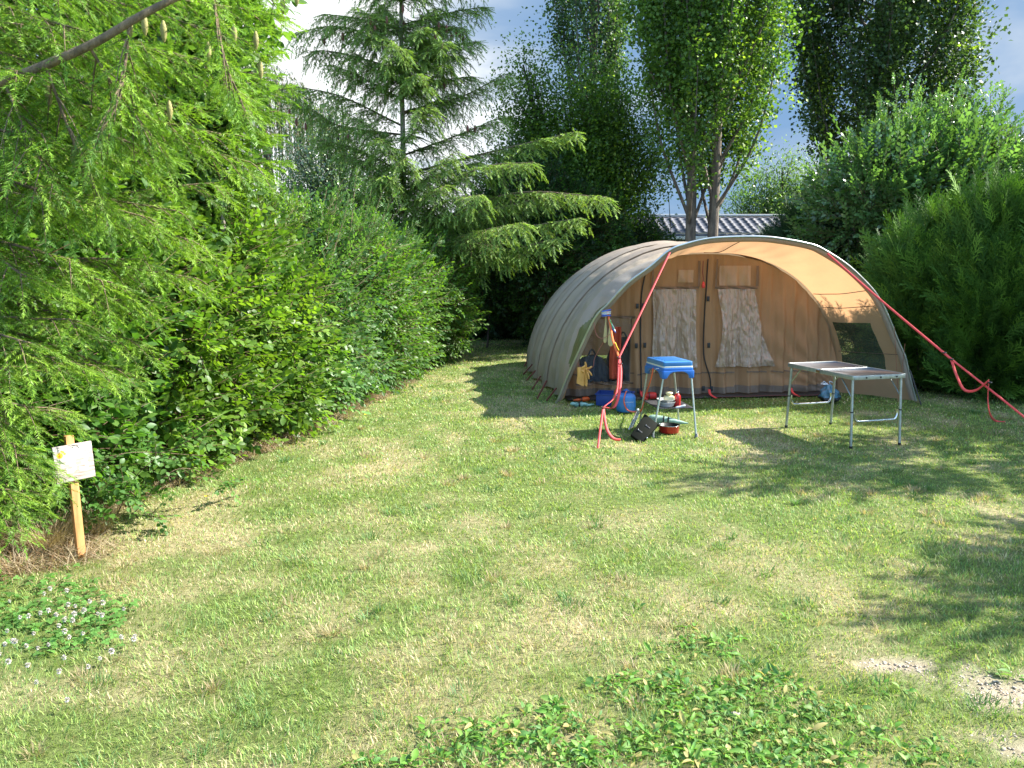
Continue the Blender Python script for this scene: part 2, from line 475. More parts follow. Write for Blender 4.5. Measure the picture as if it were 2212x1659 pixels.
def litter():   # dry straw lying at the hedge foot and under the near fir
    mb = MB()
    y = 2.2 + 9 * rng.random(42000) ** 1.6; n = len(y); x = hedge_line(y) + rng.normal(.0, .24, n) + .6 * rng.random(n) * np.exp(-((y - 4.45) / .5) ** 2)
    k = (rng.random(n) < gmask_straw(x, y)); k |= (x < hedge_line(y)) ; x, y = x[k], y[k]; n = len(x)
    c = np.array([.52, .42, .27]) * rng.uniform(.5, 1.25, n)[:, None] * np.where(rng.random(n)[:, None] < .25, np.array([.6, .45, .35]), np.array([1., 1, 1]))
    blades(x, y, rng.uniform(.05, .16, n), rng.uniform(.002, .0045, n) * (1 + y * .08), np.clip(rng.normal(1.12, .14, n), .4, 1.25), c, mb)
    # tussock of long dead grass beside the stake
    for (cx_, cy_, m, r) in [(-2.72, 4.62, 900, .16), (-3.05, 4.5, 700, .2), (-2.6, 4.9, 500, .15), (-3.0, 4.1, 500, .22)]:
        a = rng.uniform(0, 2 * PI, m); rr = r * np.sqrt(rng.random(m)) * .5
        cc = np.array([.46, .35, .21]) * rng.uniform(.5, 1.3, m)[:, None]
        blades(cx_ + rr * np.cos(a), cy_ + rr * np.sin(a), rng.uniform(.12, .3, m), rng.uniform(.0015, .003, m), rng.uniform(.5, 1.2, m), cc, mb, a + rng.normal(0, .7, m))
    tag(mb.build('straw_litter', M['grass']), 'dry straw and dead grass lying along the foot of the left hedge', 'straw', None, 'stuff')
litter()

# ------------------------------------------------------------------ leaf templates
def leaf5(L_, W_, fold=.18, droop=.12):
    V = np.array([[0, 0, 0], [W_ / 2, L_ * .42, fold * W_], [0, L_, -droop * L_], [-W_ / 2, L_ * .42, fold * W_], [0, L_ * .45, -.0]])
    F = np.array([[0, 1, 4], [1, 2, 4], [2, 3, 4], [3, 0, 4]])
    return V, F
def leaf9(L_, W_, fold=.2, droop=.15):
    ys = [0, .22, .5, .78, 1.0]; ws = [0, .42, .5, .33, 0]
    V = [[0, 0, 0]]
    for y_, w_ in zip(ys[1:-1], ws[1:-1]):
        z = -droop * L_ * y_ ** 2
        V += [[w_ * W_, y_ * L_, z + fold * w_ * W_], [0, y_ * L_, z], [-w_ * W_, y_ * L_, z + fold * w_ * W_]]
    V.append([0, L_, -droop * L_])
    F = [[0, 1, 2], [0, 2, 3], [1, 4, 2], [2, 4, 5], [2, 5, 3], [3, 5, 6], [4, 7, 5], [5, 7, 8], [5, 8, 6], [6, 8, 9], [7, 10, 8], [8, 10, 9]]
    return np.array(V), np.array(F)
def place(tv, tf, pos, d, up=(0, 0, 1), sc=1):
    R = frames(np.array([d], float), None, np.array([up], float))[0]
    return tv * sc @ R.T + np.asarray(pos, float), tf
def spray(length, nl, L_, W_, seed, leaf=leaf9, ang=55, planar=True, twig=True, twcol=(.16, .10, .05), upbend=.1):
    """twig along +Y with alternate leaves ; returns V, F, tcol(V,4)"""
    r = np.random.default_rng(seed)
    V = []; F = []; C = []; n = 0
    def add(v, f, c):
        nonlocal n
        V.append(v); F.append(f + n); n += len(v); C.append(np.tile(c, (len(v), 1)))
    lv, lf = leaf(L_, W_)
    for i in range(nl):
        t = (i + .6) / nl
        p = np.array([0, t * length, upbend * length * t * t])
        s = 1 if i % 2 else -1
        a = math.radians(ang * (1.1 - .6 * t) + r.normal(0, 9)) * s
        if i == nl - 1: a *= .2
        d = np.array([math.sin(a), math.cos(a), r.normal(.05, .22)])
        up = np.array([r.normal(0, .35), r.normal(0, .25), 1]) if planar else r.normal(0, 1, 3)
        v, f = place(lv, lf, p, norm(d), norm(up), r.uniform(.7, 1.1) * (1 - .25 * abs(t - .5)))
        add(v, f, [0, 0, 0, 0])
    if twig:
        w = .0022 + length * .006
        tv = np.array([[-w, 0, 0], [w, 0, 0], [0, 0, w * 1.5], [0, length, upbend * length]])
        tf = np.array([[0, 1, 3], [1, 2, 3], [2, 0, 3]])
        add(tv, tf, [*twcol, 1])
    return np.vstack(V), np.vstack(F), np.vstack(C)

def lump_points(lumps, n, shell=(.72, 1.03), zmin=.02):
    """random points in the outer shell of a union of ellipsoids (cx,cy,cz,rx,ry,rz) with outward directions"""
    Lp = np.array(lumps, float)
    area = (Lp[:, 3] * Lp[:, 4] * Lp[:, 5]) ** (2 / 3)
    idx = rng.choice(len(Lp), int(n * 1.9), p=area / area.sum())
    d = norm(rng.normal(0, 1, (len(idx), 3)))
    rad = rng.uniform(*shell, len(idx))
    bump_ = 1 + .13 * np.sin(d[:, 0] * 7 + idx * 1.7) * np.sin(d[:, 2] * 6 + idx) + .10 * np.sin(d[:, 1] * 13 + idx * 3)
    p = Lp[idx, :3] + d * Lp[idx, 3:6] * (rad * bump_)[:, None]
    nrm = norm(d / Lp[idx, 3:6])
    k = p[:, 2] > zmin
    for j in range(len(Lp)):
        q = ((p - Lp[j, :3]) / Lp[j, 3:6]); q = (q ** 2).sum(1)
        k &= (idx == j) | (q > shell[0] ** 2 * .8)
    return p[k][:n], nrm[k][:n]

def shrub(name, label, cat, lumps, n, temps, palette, m, upb=.35, base=None, jitter=.5, stems=9, shell=(.72, 1.03), barkm='twig', group=None, part='foliage', scale=(.75, 1.2), inner=.3, extra=None, rollj=.5):
    Lp = np.array(lumps, float)
    if base is None: base = (Lp[:, 0].mean(), Lp[:, 1].mean(), 0)
    root = thing(name, base, label, cat, group)
    mb = MB()
    def put(p, nr, dull=1.0):
        D = norm(nr * 1.0 + np.array([0, 0, upb]) + rng.normal(0, jitter, p.shape))
        up = norm(np.tile([0, 0, 1.0], (len(p), 1)) + nr * .5 + rng.normal(0, .25, p.shape))
        R = frames(D, rng.normal(0, rollj, len(p)), up)
        pal = np.array(palette); ci = rng.integers(0, len(pal), len(p))
        # colour differs between clumps of growth, not with light
        cl = fbm(p[:, 0] * 2.2 + p[:, 2] * 1.3, p[:, 1] * 2.2 + p[:, 2] * 1.9, 13)[:, None]
        c = pal[ci] * rng.uniform(.75, 1.25, len(p))[:, None] * (.7 + .6 * cl)
        which = rng.integers(0, len(temps), len(p))
        for t, (tv, tf, tcl) in enumerate(temps):
            k = which == t
            scatter(mb, tv, tf, p[k], R[k], rng.uniform(*scale, k.sum()), c[k], tcl)
    p, nr = lump_points(lumps, n, shell); put(p, nr)
    p, nr = lump_points(lumps, int(n * inner), (.35, .75)); put(p, nr)
    if extra is not None: put(*extra)
    mb.build(part, M[m], root)
    sb = MB()
    for i in range(stems):
        j = i % len(Lp); l = Lp[j]
        b = np.array([l[0] + rng.normal(0, l[3] * .3), l[1] + rng.normal(0, l[4] * .3), -.02])
        if l[2] - l[5] > .8: b = np.array([base[0] + rng.normal(0, .08), base[1] + rng.normal(0, .08), -.02])
        e = l[:3] + rng.normal(0, .45, 3) * l[3:6] + np.array([0, 0, l[5] * .35])
        mid = (b + e) / 2 + rng.normal(0, .12, 3) * (l[5] + .2) * np.array([1, 1, .3])
        tube(sb, spline([b, mid, e], 10), np.linspace(.022, .006, 10), 5)
    if stems: sb.build('stem', M[barkm], root, smooth=True)
    return root

# ------------------------------------------------------------------ left hedge shrubs
HB = [spray(.30, 10, .068, .040, s) for s in range(5)]
HBs = [spray(.26, 9, .055, .030, s + 10) for s in range(4)]
BL = [spray(.30, 11, .056, .030, s + 20, ang=52) for s in range(4)]
g_bright = [(.105, .215, .022), (.14, .26, .026), (.08, .17, .022), (.18, .30, .03)]
g_mid = [(.075, .19, .03), (.095, .22, .032), (.06, .15, .03), (.12, .24, .035)]
g_blue = [(.09, .21, .055), (.12, .25, .07), (.16, .29, .09), (.09, .19, .04)]
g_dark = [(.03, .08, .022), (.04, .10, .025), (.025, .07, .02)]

def hx(y, d=0): return float(hedge_line(y)) + d
# near part just behind the sign and under the fir
shrub('hornbeam_shrub', 'dark leafed broadleaf shrub behind the wooden sign, low under the near fir branches', 'shrub',
      [(hx(5.2, -.4), 5.3, .42, .45, .5, .42), (hx(5.0, -.6), 5.05, .5, .4, .4, .5), (hx(5.0, -.55), 5.0, .85, .62, .7, .9), (hx(5.6, -.6), 5.7, 1.0, .62, .6, 1.0), (hx(4.6, -1.0), 4.5, 1.0, .7, .8, 1.1), (hx(5.2, -.9), 5.3, 1.7, .6, .7, .75)],
      3500, HB, g_mid, 'leaf', .05, stems=14, scale=(.95, 1.4))
shrub('hornbeam_shrub', 'large bright green hornbeam shrub making the middle of the left hedge', 'shrub',
      [(hx(6.2, -.42), 6.2, .42, .45, .5, .42), (hx(7.0, -.42), 7.0, .45, .45, .5, .45), (hx(7.8, -.42), 7.8, .42, .45, .5, .42), (hx(6.6, -.62), 6.5, .9, .68, .8, .95), (hx(7.2, -.7), 7.3, 1.25, .75, .75, 1.05), (hx(7.9, -.62), 8.0, .9, .68, .7, .9), (hx(6.8, -.95), 6.4, 1.75, .6, .7, .62), (hx(6.4, -1.2), 7.2, 1.9, .7, .9, .55)],
      5600, HB, g_bright, 'leaf', .10, stems=20, scale=(.8, 1.3), jitter=.6)
shrub('bluish_shrub', 'bluish green shrub with small narrow leaves at the middle of the hedge', 'shrub',
      [(hx(8.7, -.42), 8.7, .4, .45, .5, .4), (hx(9.6, -.42), 9.6, .4, .45, .6, .4), (hx(9.0, -.6), 9.0, .85, .7, .8, .9), (hx(9.6, -.75), 9.8, 1.15, .75, .9, 1.05), (hx(9.0, -1.0), 9.4, 1.6, .6, .7, .7)],
      4600, HBs + HB[:1] + BL[:1], g_blue, 'leaf', .2, stems=16, scale=(.8, 1.3), jitter=.6)
shrub('small_leaf_shrub', 'small leaved green shrub at the far end of the left hedge', 'shrub',
      [(hx(10.6, -.42), 10.6, .38, .5, .6, .38), (hx(11.8, -.42), 11.8, .38, .5, .7, .38), (hx(11, -.6), 11.0, .8, .75, .9, .85), (hx(12.2, -.6), 12.2, .95, .8, .9, .95), (hx(13.3, -.35), 13.3, 1.0, .85, .8, 1.0), (hx(10.3, -.5), 10.3, 1.3, .6, .7, .75), (hx(11.6, -.6), 11.6, 1.3, .7, .7, .75), (hx(14.4, -.5), 14.4, .9, .8, .8, .95), (hx(10.8, -.7), 10.9, 1.25, .7, .7, .8), (hx(12, -1.1), 12, 1.25, .7, 1.0, .7)],
      9500, HBs + BL[:1], g_mid + g_bright[:2], 'leaf', .15, stems=18, scale=(.85, 1.35))

def shoots(name, label, bases, palette, temps, m, rad=.012):
    """upright whippy shoots, each carrying sprays close to the stem"""
    b0 = np.mean([b[0] for b in bases], 0)
    root = thing(name, (b0[0], b0[1], 0), label, 'shrub')
    mb = MB(); sb = MB()
    for b, t in bases:
        pts = spline([b, (np.array(b) + t) / 2 + rng.normal(0, .06, 3), t], 26)
        tube(sb, pts, np.linspace(rad, .002, 26), 5)
        n = 44
        s = rng.uniform(.25, 1, n); q = np.stack([np.interp(s, np.linspace(0, 1, 26), pts[:, k]) for k in range(3)], 1)
        T = norm(np.array(t) - np.array(b))
        D = norm(np.tile(T, (n, 1)) * .9 + rng.normal(0, .55, (n, 3)))
        R = frames(D, rng.uniform(0, 6.3, n))
        pal = np.array(palette)[rng.integers(0, len(palette), n)] * rng.uniform(.8, 1.3, n)[:, None]
        wh = rng.integers(0, len(temps), n)
        for k, (tv, tf, tl) in enumerate(temps):
            kk = wh == k
            scatter(mb, tv, tf, q[kk], R[kk], (1.15 - .6 * s[kk]), pal[kk], tl)
    mb.build('foliage', M[m], root); sb.build('stem', M['twig'], root, smooth=True)
SH = [spray(.20, 9, .058, .019, s + 40, ang=40) for s in range(4)]
bs = []
for px, py, Y in [(735, 395, 9.4), (770, 375, 9.6), (755, 430, 9.2), (800, 425, 9.8), (830, 405, 9.8), (852, 420, 10), (870, 440, 10.2), (815, 470, 9.5), (780, 480, 9.3), (900, 480, 10.6), (718, 455, 9.2), (690, 480, 9.2), (925, 505, 11), (950, 520, 11.3)]:
    t = P(px, py, Y); bs.append((np.array([min(t[0] + rng.normal(-.05, .12), hx(Y, -.55)), t[1] + rng.normal(0, .1), .9]), t))
shoots('willow_shrub', 'tall upright grey-green shoots rising above the middle of the hedge', bs, g_blue, SH, 'leaf')
bs = []
for px, py, Y in [(440, 430, 7.4), (480, 415, 7.2), (520, 425, 7.6), (560, 420, 7.6), (600, 425, 7.9), (640, 440, 8.2), (660, 460, 8.4), (400, 400, 7.0), (360, 380, 6.8), (585, 445, 7.8)]:
    t = P(px, py, Y); bs.append((np.array([min(t[0], hx(Y, -.6)), t[1] + rng.normal(0, .1), 1.3]), t))
shoots('tall_hedge_shrub', 'loose light green shoots on top of the bright hornbeam shrub', bs, g_bright, HBs[:3], 'leaf')

# bramble in front of the hedge beside the stake
BR = [spray(.26, 7, .065, .048, s + 60, ang=60) for s in range(4)]
root = thing('bramble', (-2.45, 5.0, 0), 'low bramble with toothed leaves arching over the ground right of the sign stake', 'bramble')
mb = MB(); sb = MB()
for (a, b, c) in [((-2.9, 5.1, .0), (-2.5, 4.95, .45), (-2.0, 5.3, .38)), ((-2.7, 5.0, 0), (-2.45, 4.9, .3), (-2.2, 4.95, .05)), ((-2.6, 5.2, 0), (-2.35, 5.1, .35), (-2.0, 5.35, .55)), ((-2.75, 5.0, 0), (-2.6, 4.85, .25), (-2.5, 4.75, .08)), ((-2.8, 5.0, 0), (-2.7, 4.9, .4), (-2.45, 4.85, .3)), ((-2.5, 5.2, 0), (-2.2, 5.25, .3), (-1.95, 5.55, .1))]:
    pts = spline([a, b, c], 20); tube(sb, pts, np.linspace(.004, .0015, 20), 5)
    n = 22; s = rng.uniform(.15, 1, n); q = np.stack([np.interp(s, np.linspace(0, 1, 20), pts[:, k]) for k in range(3)], 1)
    D = norm(np.array([.5, -.5, .1]) + rng.normal(0, .7, (n, 3))); R = frames(D, rng.normal(0, .4, n))
    pal = np.array(g_blue + g_mid)[rng.integers(0, 8, n)] * 1.1
    wh = rng.integers(0, 4, n)
    for k, (tv, tf, tl) in enumerate(BR): scatter(mb, tv, tf, q[wh == k], R[wh == k], rng.uniform(.45, .85, (wh == k).sum()), pal[wh == k], tl)
mb.build('foliage', M['leaf'], root); sb.build('cane', M['twig'], root, smooth=True)

# ------------------------------------------------------------------ conifers
def shoot_t(L_, nn, nl, nw, seed, spread=60, brown=(.20, .13, .07)):
    """needle-covered twig along +Y"""
    r = np.random.default_rng(seed)
    t = (np.arange(nn) + .5) / nn
    a = r.uniform(0, 2 * PI, nn); a = np.where(r.random(nn) < .65, np.where(r.random(nn) < .5, 0, PI) + r.normal(0, .45, nn), a)
    th = np.radians(spread * (1 - .45 * t) + r.normal(0, 9, nn))
    d = np.stack([np.cos(a) * np.sin(th), np.cos(th), np.sin(a) * np.sin(th) * .8], -1)
    p = np.stack([0 * t, t * L_, 0 * t], -1)
    s = norm(np.cross(d, r.normal(0, 1, (nn, 3)) * .5 + np.array([0, 0, 1])))
    l = nl * r.uniform(.75, 1.1, nn)[:, None] * (1 - .25 * t[:, None])
    V = np.stack([p - s * nw / 2, p + s * nw / 2, p + d * l], 1).reshape(-1, 3)
    F = np.arange(nn * 3).reshape(-1, 3)
    C = np.zeros((len(V), 4))
    w = L_ * .008 + .0006
    tv = np.array([[-w, 0, 0], [w, 0, 0], [0, 0, w], [0, L_, 0]]); tf = np.array([[0, 1, 3], [1, 2, 3], [2, 0, 3]]) + len(V)
    return np.vstack([V, tv]), np.vstack([F, tf]), np.vstack([C, np.tile([*brown, 1], (4, 1))])

def fir_branch(mb, sb, a, b, temps, pal, rad, sag=.12, nsec=22, seclen=.55, spacing=.055, droop=.5, lift=.0, start=.12, cones=None, shsc=(.8, 1.15)):
    a = np.array(a, float); b = np.array(b, float); Lb = np.linalg.norm(b - a)
    side0 = norm(np.cross(b - a, [0, 0, 1.0]))
    mid = a * .45 + b * .55 + np.array([0, 0, lift * Lb - sag * Lb * .3]) + rng.normal(0, .04 * Lb, 3)
    N_ = 30; pts = spline([a, mid, b], N_); ts = np.linspace(0, 1, N_)
    tube(sb, pts, np.linspace(rad, .004, N_), 6)
    T = norm(np.gradient(pts, axis=0))
    P_, D_, U_, S_ = [], [], [], []
    s_list = np.linspace(start, 1.0, nsec)
    for i, s in enumerate(s_list):
        o = np.array([np.interp(s, ts, pts[:, k]) for k in range(3)]); t = np.array([np.interp(s, ts, T[:, k]) for k in range(3)])
        sg = 1 if i % 2 else -1
        ln = seclen * (1.05 - .72 * s) * rng.uniform(.65, 1.2)
        if s < .3: ln *= .75
        d = norm(t * .75 + side0 * sg * .8 + rng.normal(0, .13, 3))
        n2 = max(4, int(ln / spacing))
        q = np.linspace(0, 1, n2)[:, None]
        dr = droop * rng.uniform(.5, 1.35)
        path = o + d * ln * q * (1 - .25 * dr * q) + np.array([0, 0, -1]) * dr * ln * q ** 1.7
        tube(sb, path, np.linspace(.004, .0015, n2), 4)
        tp = norm(np.gradient(path, axis=0))
        sd = norm(np.cross(tp, [0, 0, 1.0]) + 1e-6)
        for j in range(n2):
            for sg2 in (1, -1):
                if rng.random() < .12: continue
                dd = norm(tp[j] * .85 + sd[j] * sg2 * .75 + np.array([0, 0, -.25 * dr]) + rng.normal(0, .12, 3))
                P_.append(path[j]); D_.append(dd); U_.append([0, 0, 1]); S_.append(1.1 - .35 * q[j, 0])
        P_.append(path[-1]); D_.append(tp[-1]); U_.append([0, 0, 1]); S_.append(1.1)
    n = len(P_)
    P_ = np.array(P_); D_ = np.array(D_); S_ = np.array(S_) * rng.uniform(*shsc, n)
    R = frames(D_, rng.normal(0, .25, n), np.array(U_, float) + rng.normal(0, .2, (n, 3)))
    pal = np.array(pal); c = pal[rng.integers(0, len(pal), n)] * rng.uniform(.8, 1.2, n)[:, None]
    wh = rng.integers(0, len(temps), n)
    for k, (tv, tf, tl) in enumerate(temps):
        kk = wh == k; scatter(mb, tv, tf, P_[kk], R[kk], S_[kk], c[kk], tl)
    return pts

def cone_mesh(mb, p, L_, r):
    prof = []
    for i in range(15):
        t = i / 14; rr = r * math.sin(PI * min(1, (t * .92 + .06))) ** .7 * (1.0 if i % 2 else .8)
        prof.append((max(rr, .001), -t * L_))
    lathe(mb, prof, p, 9)
conem_g = simple('cone_green', (.28, .25, .08), .7, bmp=.5); conem_r = simple('cone_red', (.17, .06, .04), .7, bmp=.5)

NT = [shoot_t(.13, 48, .028, .0035, s) for s in range(4)]
pal_near = [(.17, .33, .03), (.23, .41, .035), (.11, .23, .03), (.29, .47, .04)]
root = thing('near_fir', (-3.3, 3.6, 0), 'nearest fir, long drooping bright green branches filling the left foreground', 'fir tree')
mb = MB(); sb = MB()
TR = np.array([-3.3, 3.6, 0.])
targets = [  # px, py, Y of the branch tip ; height on trunk
    (560, -40, 4.1, 3.6), (590, 30, 4.4, 3.5), (440, -60, 3.7, 3.9), (540, 90, 4.3, 3.2), (300, -60, 3.5, 3.5), (120, -60, 3.2, 3.4),
    (430, 130, 4.0, 3.0), (520, 200, 4.4, 2.9), (300, 90, 3.6, 2.9), (160, 60, 3.3, 2.8), (480, 290, 4.2, 2.7), (400, 230, 3.9, 2.6), (250, 200, 3.5, 2.5), (80, 160, 3.2, 2.5),
    (540, 350, 4.5, 2.45), (460, 395, 4.2, 2.3), (350, 330, 3.8, 2.3), (220, 330, 3.5, 2.2), (90, 290, 3.2, 2.2),
    (415, 520, 4.1, 2.1), (420, 600, 4.2, 1.9), (320, 470, 3.8, 1.95), (300, 560, 3.9, 1.75), (190, 440, 3.5, 1.8), (90, 430, 3.3, 1.7), (380, 455, 4.0, 2.15),
    (310, 650, 4.1, 1.6), (240, 610, 3.7, 1.5), (300, 740, 4.2, 1.5), (265, 800, 4.2, 1.3), (150, 560, 3.5, 1.4), (60, 600, 3.3, 1.3), (205, 790, 3.9, 1.2),
    (150, 690, 3.6, 1.15), (130, 775, 3.7, 1.0), (60, 740, 3.4, .95), (70, 880, 3.6, .8), (115, 885, 4.3, .85), (20, 800, 3.4, .8),
    (30, 960, 3.6, .6), (60, 985, 3.8, .55), (95, 1015, 3.95, .5), (60, 1060, 3.9, .42), (50, 1110, 3.8, .36), (10, 1060, 3.7, .4), (-20, 900, 3.5, .6)]
for px, py, Y, h in targets:
    b = P(px, py, Y)
    a = np.array([TR[0], TR[1], max(.25, b[2] + .25 * (h - b[2]) + .1)])
    ln = np.linalg.norm(b - a)
    fir_branch(mb, sb, a, b, NT, pal_near, .016, .1, int(20 * ln / 1.3) + 8, .44, .05, .42, .08, .12)
# the thick bare limb crossing the upper left
limb = spline([P(-260, 290, 3.3), P(40, 165, 3.2), P(200, 95, 3.2), P(330, 20, 3.25), P(560, -90, 3.5)], 30)
tube(sb, limb, np.linspace(.024, .010, 30), 8)
for k in range(4, 28, 3):
    o = limb[k]; b = o + np.array([rng.normal(.12, .15), rng.normal(.12, .12), rng.uniform(-.5, .25)])
    fir_branch(mb, sb, o, b, NT, pal_near, .006, .1, 10, .24, .05, .5)
mb.build('needles', M['needle'], root); sb.build('branches', M['twig'], root, smooth=True)
tb = MB(); tube(tb, spline([TR + [0, 0, -.05], TR + [.02, .03, 2.5], TR + [0, 0, 7]], 24), np.linspace(.15, .05, 24), 12)
tb.build('trunk', M['bark'], root, smooth=True)
for px, py, Y in [(352, 62, 3.5), (311, 48, 3.5), (505, 70, 4.0), (552, 85, 4.1), (610, 10, 4.3), (562, 150, 4.2), (449, 108, 3.9), (365, 235, 3.7), (158, 335, 3.3), (103, 200, 3.3), (278, 55, 3.5), (640, -8, 4.3)]:
    cb = MB(); cone_mesh(cb, P(px, py - 18, Y), .085, .015); cb.build('cone', conem_g, root, smooth=True)

# middle fir behind the hedge
MT = [shoot_t(.17, 36, .036, .0085, s + 5) for s in range(4)]
pal_mid = [(.22, .35, .07), (.27, .41, .08), (.16, .28, .06), (.32, .46, .10)]
Y0 = 14.0
hs = lambda h: 1.65 + (h - 1.65) * 14 / 12
tb0 = P(874, 560, Y0); tb0[2] = 0
root = thing('cone_bearing_fir', tuple(tb0), 'tall fir with hanging brown cones and long drooping branches, left of the tent', 'fir tree')
mb = MB(); sb = MB()
def trk(z): return np.array([np.interp(z, [0, 1.85, 3.1, 4.7, 6.1, 8.1], [P(872, 560, Y0)[0], P(876, 540, Y0)[0], P(872, 380, Y0)[0], P(868, 180, Y0)[0], P(867, 0, Y0)[0], P(862, -250, Y0)[0]]), Y0, z])
mt = [(1310, 425, 11.2, 1.9), (1255, 470, 11.0, 1.75), (1240, 285, 11.4, 2.5), (1150, 350, 10.9, 2.2), (1200, 515, 10.9, 1.7), (1130, 480, 10.6, 1.75), (1085, 250, 11.8, 2.9), (1090, 160, 12.0, 3.2), (1040, 420, 10.5, 2.0), (1070, 530, 11.0, 1.7), (1120, 545, 11.2, 1.65),
      (980, 330, 11.0, 2.4), (960, 400, 10.9, 2.1), (1190, 420, 13.2, 2.2), (1030, 350, 13.4, 2.5), (800, 380, 11.0, 2.3), (740, 330, 11.4, 2.6), (690, 300, 12.0, 2.9), (650, 215, 12.2, 3.35), (630, 185, 11.8, 3.5), (760, 250, 11.2, 3.0), (820, 300, 10.9, 2.7), (700, 400, 12.6, 2.4), (760, 420, 12.8, 2.3),
      (640, 70, 12.0, 4.6), (700, 30, 11.6, 4.75), (670, 110, 12.2, 4.3), (760, 110, 11.4, 4.1), (790, 60, 11.2, 4.4), (830, 130, 11.2, 4.0), (1045, 15, 12.2, 4.9), (1030, 90, 12.0, 4.7), (1000, 60, 11.6, 4.7), (1020, 165, 12.2, 4.1), (960, 140, 11.4, 4.0), (920, 60, 11.2, 4.5), (900, 120, 11.3, 4.1), (980, 200, 12.5, 3.7), (940, 20, 11.6, 4.8), (720, 140, 11.8, 3.9),
      (800, -40, 11.5, 5.2), (950, -50, 11.5, 5.2), (700, -60, 11.9, 5.4), (1060, -60, 12, 5.5), (880, -60, 11.2, 5.4), (820, 10, 13, 4.8), (940, 80, 13, 4.4), (850, 90, 10.8, 4.3), (900, 160, 10.9, 3.9), (920, 230, 11, 3.3), (960, 90, 11.2, 4.3), (770, 20, 11.3, 4.8), (990, 120, 11.8, 4.2), (880, 340, 10.9, 2.6), (830, 380, 10.8, 2.4)]
for px, py, Y, h in mt:
    Y = Y + 2.0 if Y + 2.0 < 14.6 or Y > 13 else Y + 2.0
    h = hs(h)
    b = P(px, py, Y); a = trk(min(max(h, b[2] - .6), b[2] + .5) if h < 4 else h)
    if np.linalg.norm(b - a) < .25: continue
    ln = np.linalg.norm(b - a); low = b[2] < 3.5
    fir_branch(mb, sb, a, b, MT, pal_mid, .010 + .005 * ln, .06, int(20 * ln) + 14, .62 if low else .62, .07, (.75 if low else .7) * rng.uniform(.8, 1.3), rng.uniform(.02, .10), .06, shsc=(.8, 1.2))
for i in range(16):
    h = 6.2 + i * .12; a_ = i * 2.4; r_ = (8.8 - h) * .55; a = trk(min(h, 8.0))
    fir_branch(mb, sb, a, a + np.array([math.cos(a_) * r_, math.sin(a_) * r_, .1]), MT, pal_mid, .012, .06, 10, .4, .09, .7)
mb.build('needles', M['needle'], root); sb.build('branches', M['twig'], root, smooth=True)
tb = MB(); tube(tb, np.array([trk(z) for z in np.linspace(-.05, 8.1, 30)]), np.linspace(.062, .018, 30), 10)
tb.build('trunk', M['barkpale'], root, smooth=True)
for px, py, Y in [(872, 55, 11.8), (745, 52, 11.6), (740, 80, 11.6), (800, 45, 11.3), (948, 58, 11.6), (965, 63, 11.6), (985, 68, 11.7), (993, 75, 11.7), (975, 80, 11.7), (940, 78, 11.4), (1000, 85, 11.8), (870, 20, 11.4), (953, 130, 11.7), (975, 160, 11.9), (960, 185, 11.9), (905, 205, 11.6), (625, 245, 12), (640, 265, 12), (660, 275, 12), (752, 300, 11.5), (1010, 280, 11.7), (1026, 280, 11.8), (810, 65, 11.3), (835, 45, 11.3), (700, 90, 11.8)]:
    cb = MB(); cone_mesh(cb, P(px, py - 10, Y + 2), .13, .026); cb.build('cone', conem_r, root, smooth=True)

# young fir between hedge and near fir
Y1 = 7.0
b0 = P(478, 420, Y1)
root = thing('young_fir', (b0[0], Y1, 0), 'young thin-stemmed fir standing in the hedge just right of the near fir', 'fir tree')
mb = MB(); sb = MB(); tb = MB()
tpts = spline([(b0[0], Y1, -.03), P(478, 400, Y1), P(472, 250, Y1), P(470, 120, Y1), P(462, -60, Y1), P(458, -140, Y1)], 30)
tube(tb, tpts, np.linspace(.03, .008, 30), 8); tb.build('trunk', M['barkpale'], root, smooth=True)
for px, py, Y, pz in [(620, 190, 6.9, 265), (600, 240, 7.1, 275), (560, 160, 6.6, 230), (540, 280, 6.8, 270), (585, 290, 7.0, 330), (410, 180, 6.8, 240), (400, 260, 7.0, 280), (560, 60, 6.9, 130), (540, 20, 7.0, 90), (590, 110, 7.2, 170), (600, 350, 7.1, 370), (540, 370, 6.7, 390), (520, 210, 6.4, 250), (420, 80, 6.8, 120), (420, 10, 7, 50), (520, -30, 7, 20), (430, 330, 6.7, 350)]:
    b = P(px, py, Y); a = P(473, pz, Y1)
    fir_branch(mb, sb, a, b, MT, pal_near, .007, .06, 13, .28, .06, .35, .03, .12, shsc=(.6, .85))
mb.build('needles', M['needle'], root); sb.build('branches', M['twig'], root, smooth=True)

c6 = lambda px, py, Y, r, rz=None: (*P(px, py, Y), r, r, rz or r)
shrub('hazel_tree', 'broad leaved tree with large leaves showing through the near fir at the upper left', 'tree',
      [c6(150, 150, 6.6, .8), c6(330, 210, 7.0, .6), c6(60, 330, 6.5, .8), c6(250, 330, 6.8, .7), c6(400, 345, 7.4, .45), c6(300, 70, 7.2, .7), c6(100, 0, 6.8, .8), c6(-60, 150, 6.5, .8), c6(420, 60, 7.4, .5), c6(380, -60, 7.4, .7), c6(180, -120, 7, .9)],
      2600, [spray(.34, 8, .095, .062, s + 130, ang=60) for s in range(3)], [(.11, .22, .045), (.16, .29, .06), (.08, .17, .04)], 'leaf', .1, base=(-3.9, 6.8, 0), stems=16, barkm='bark')
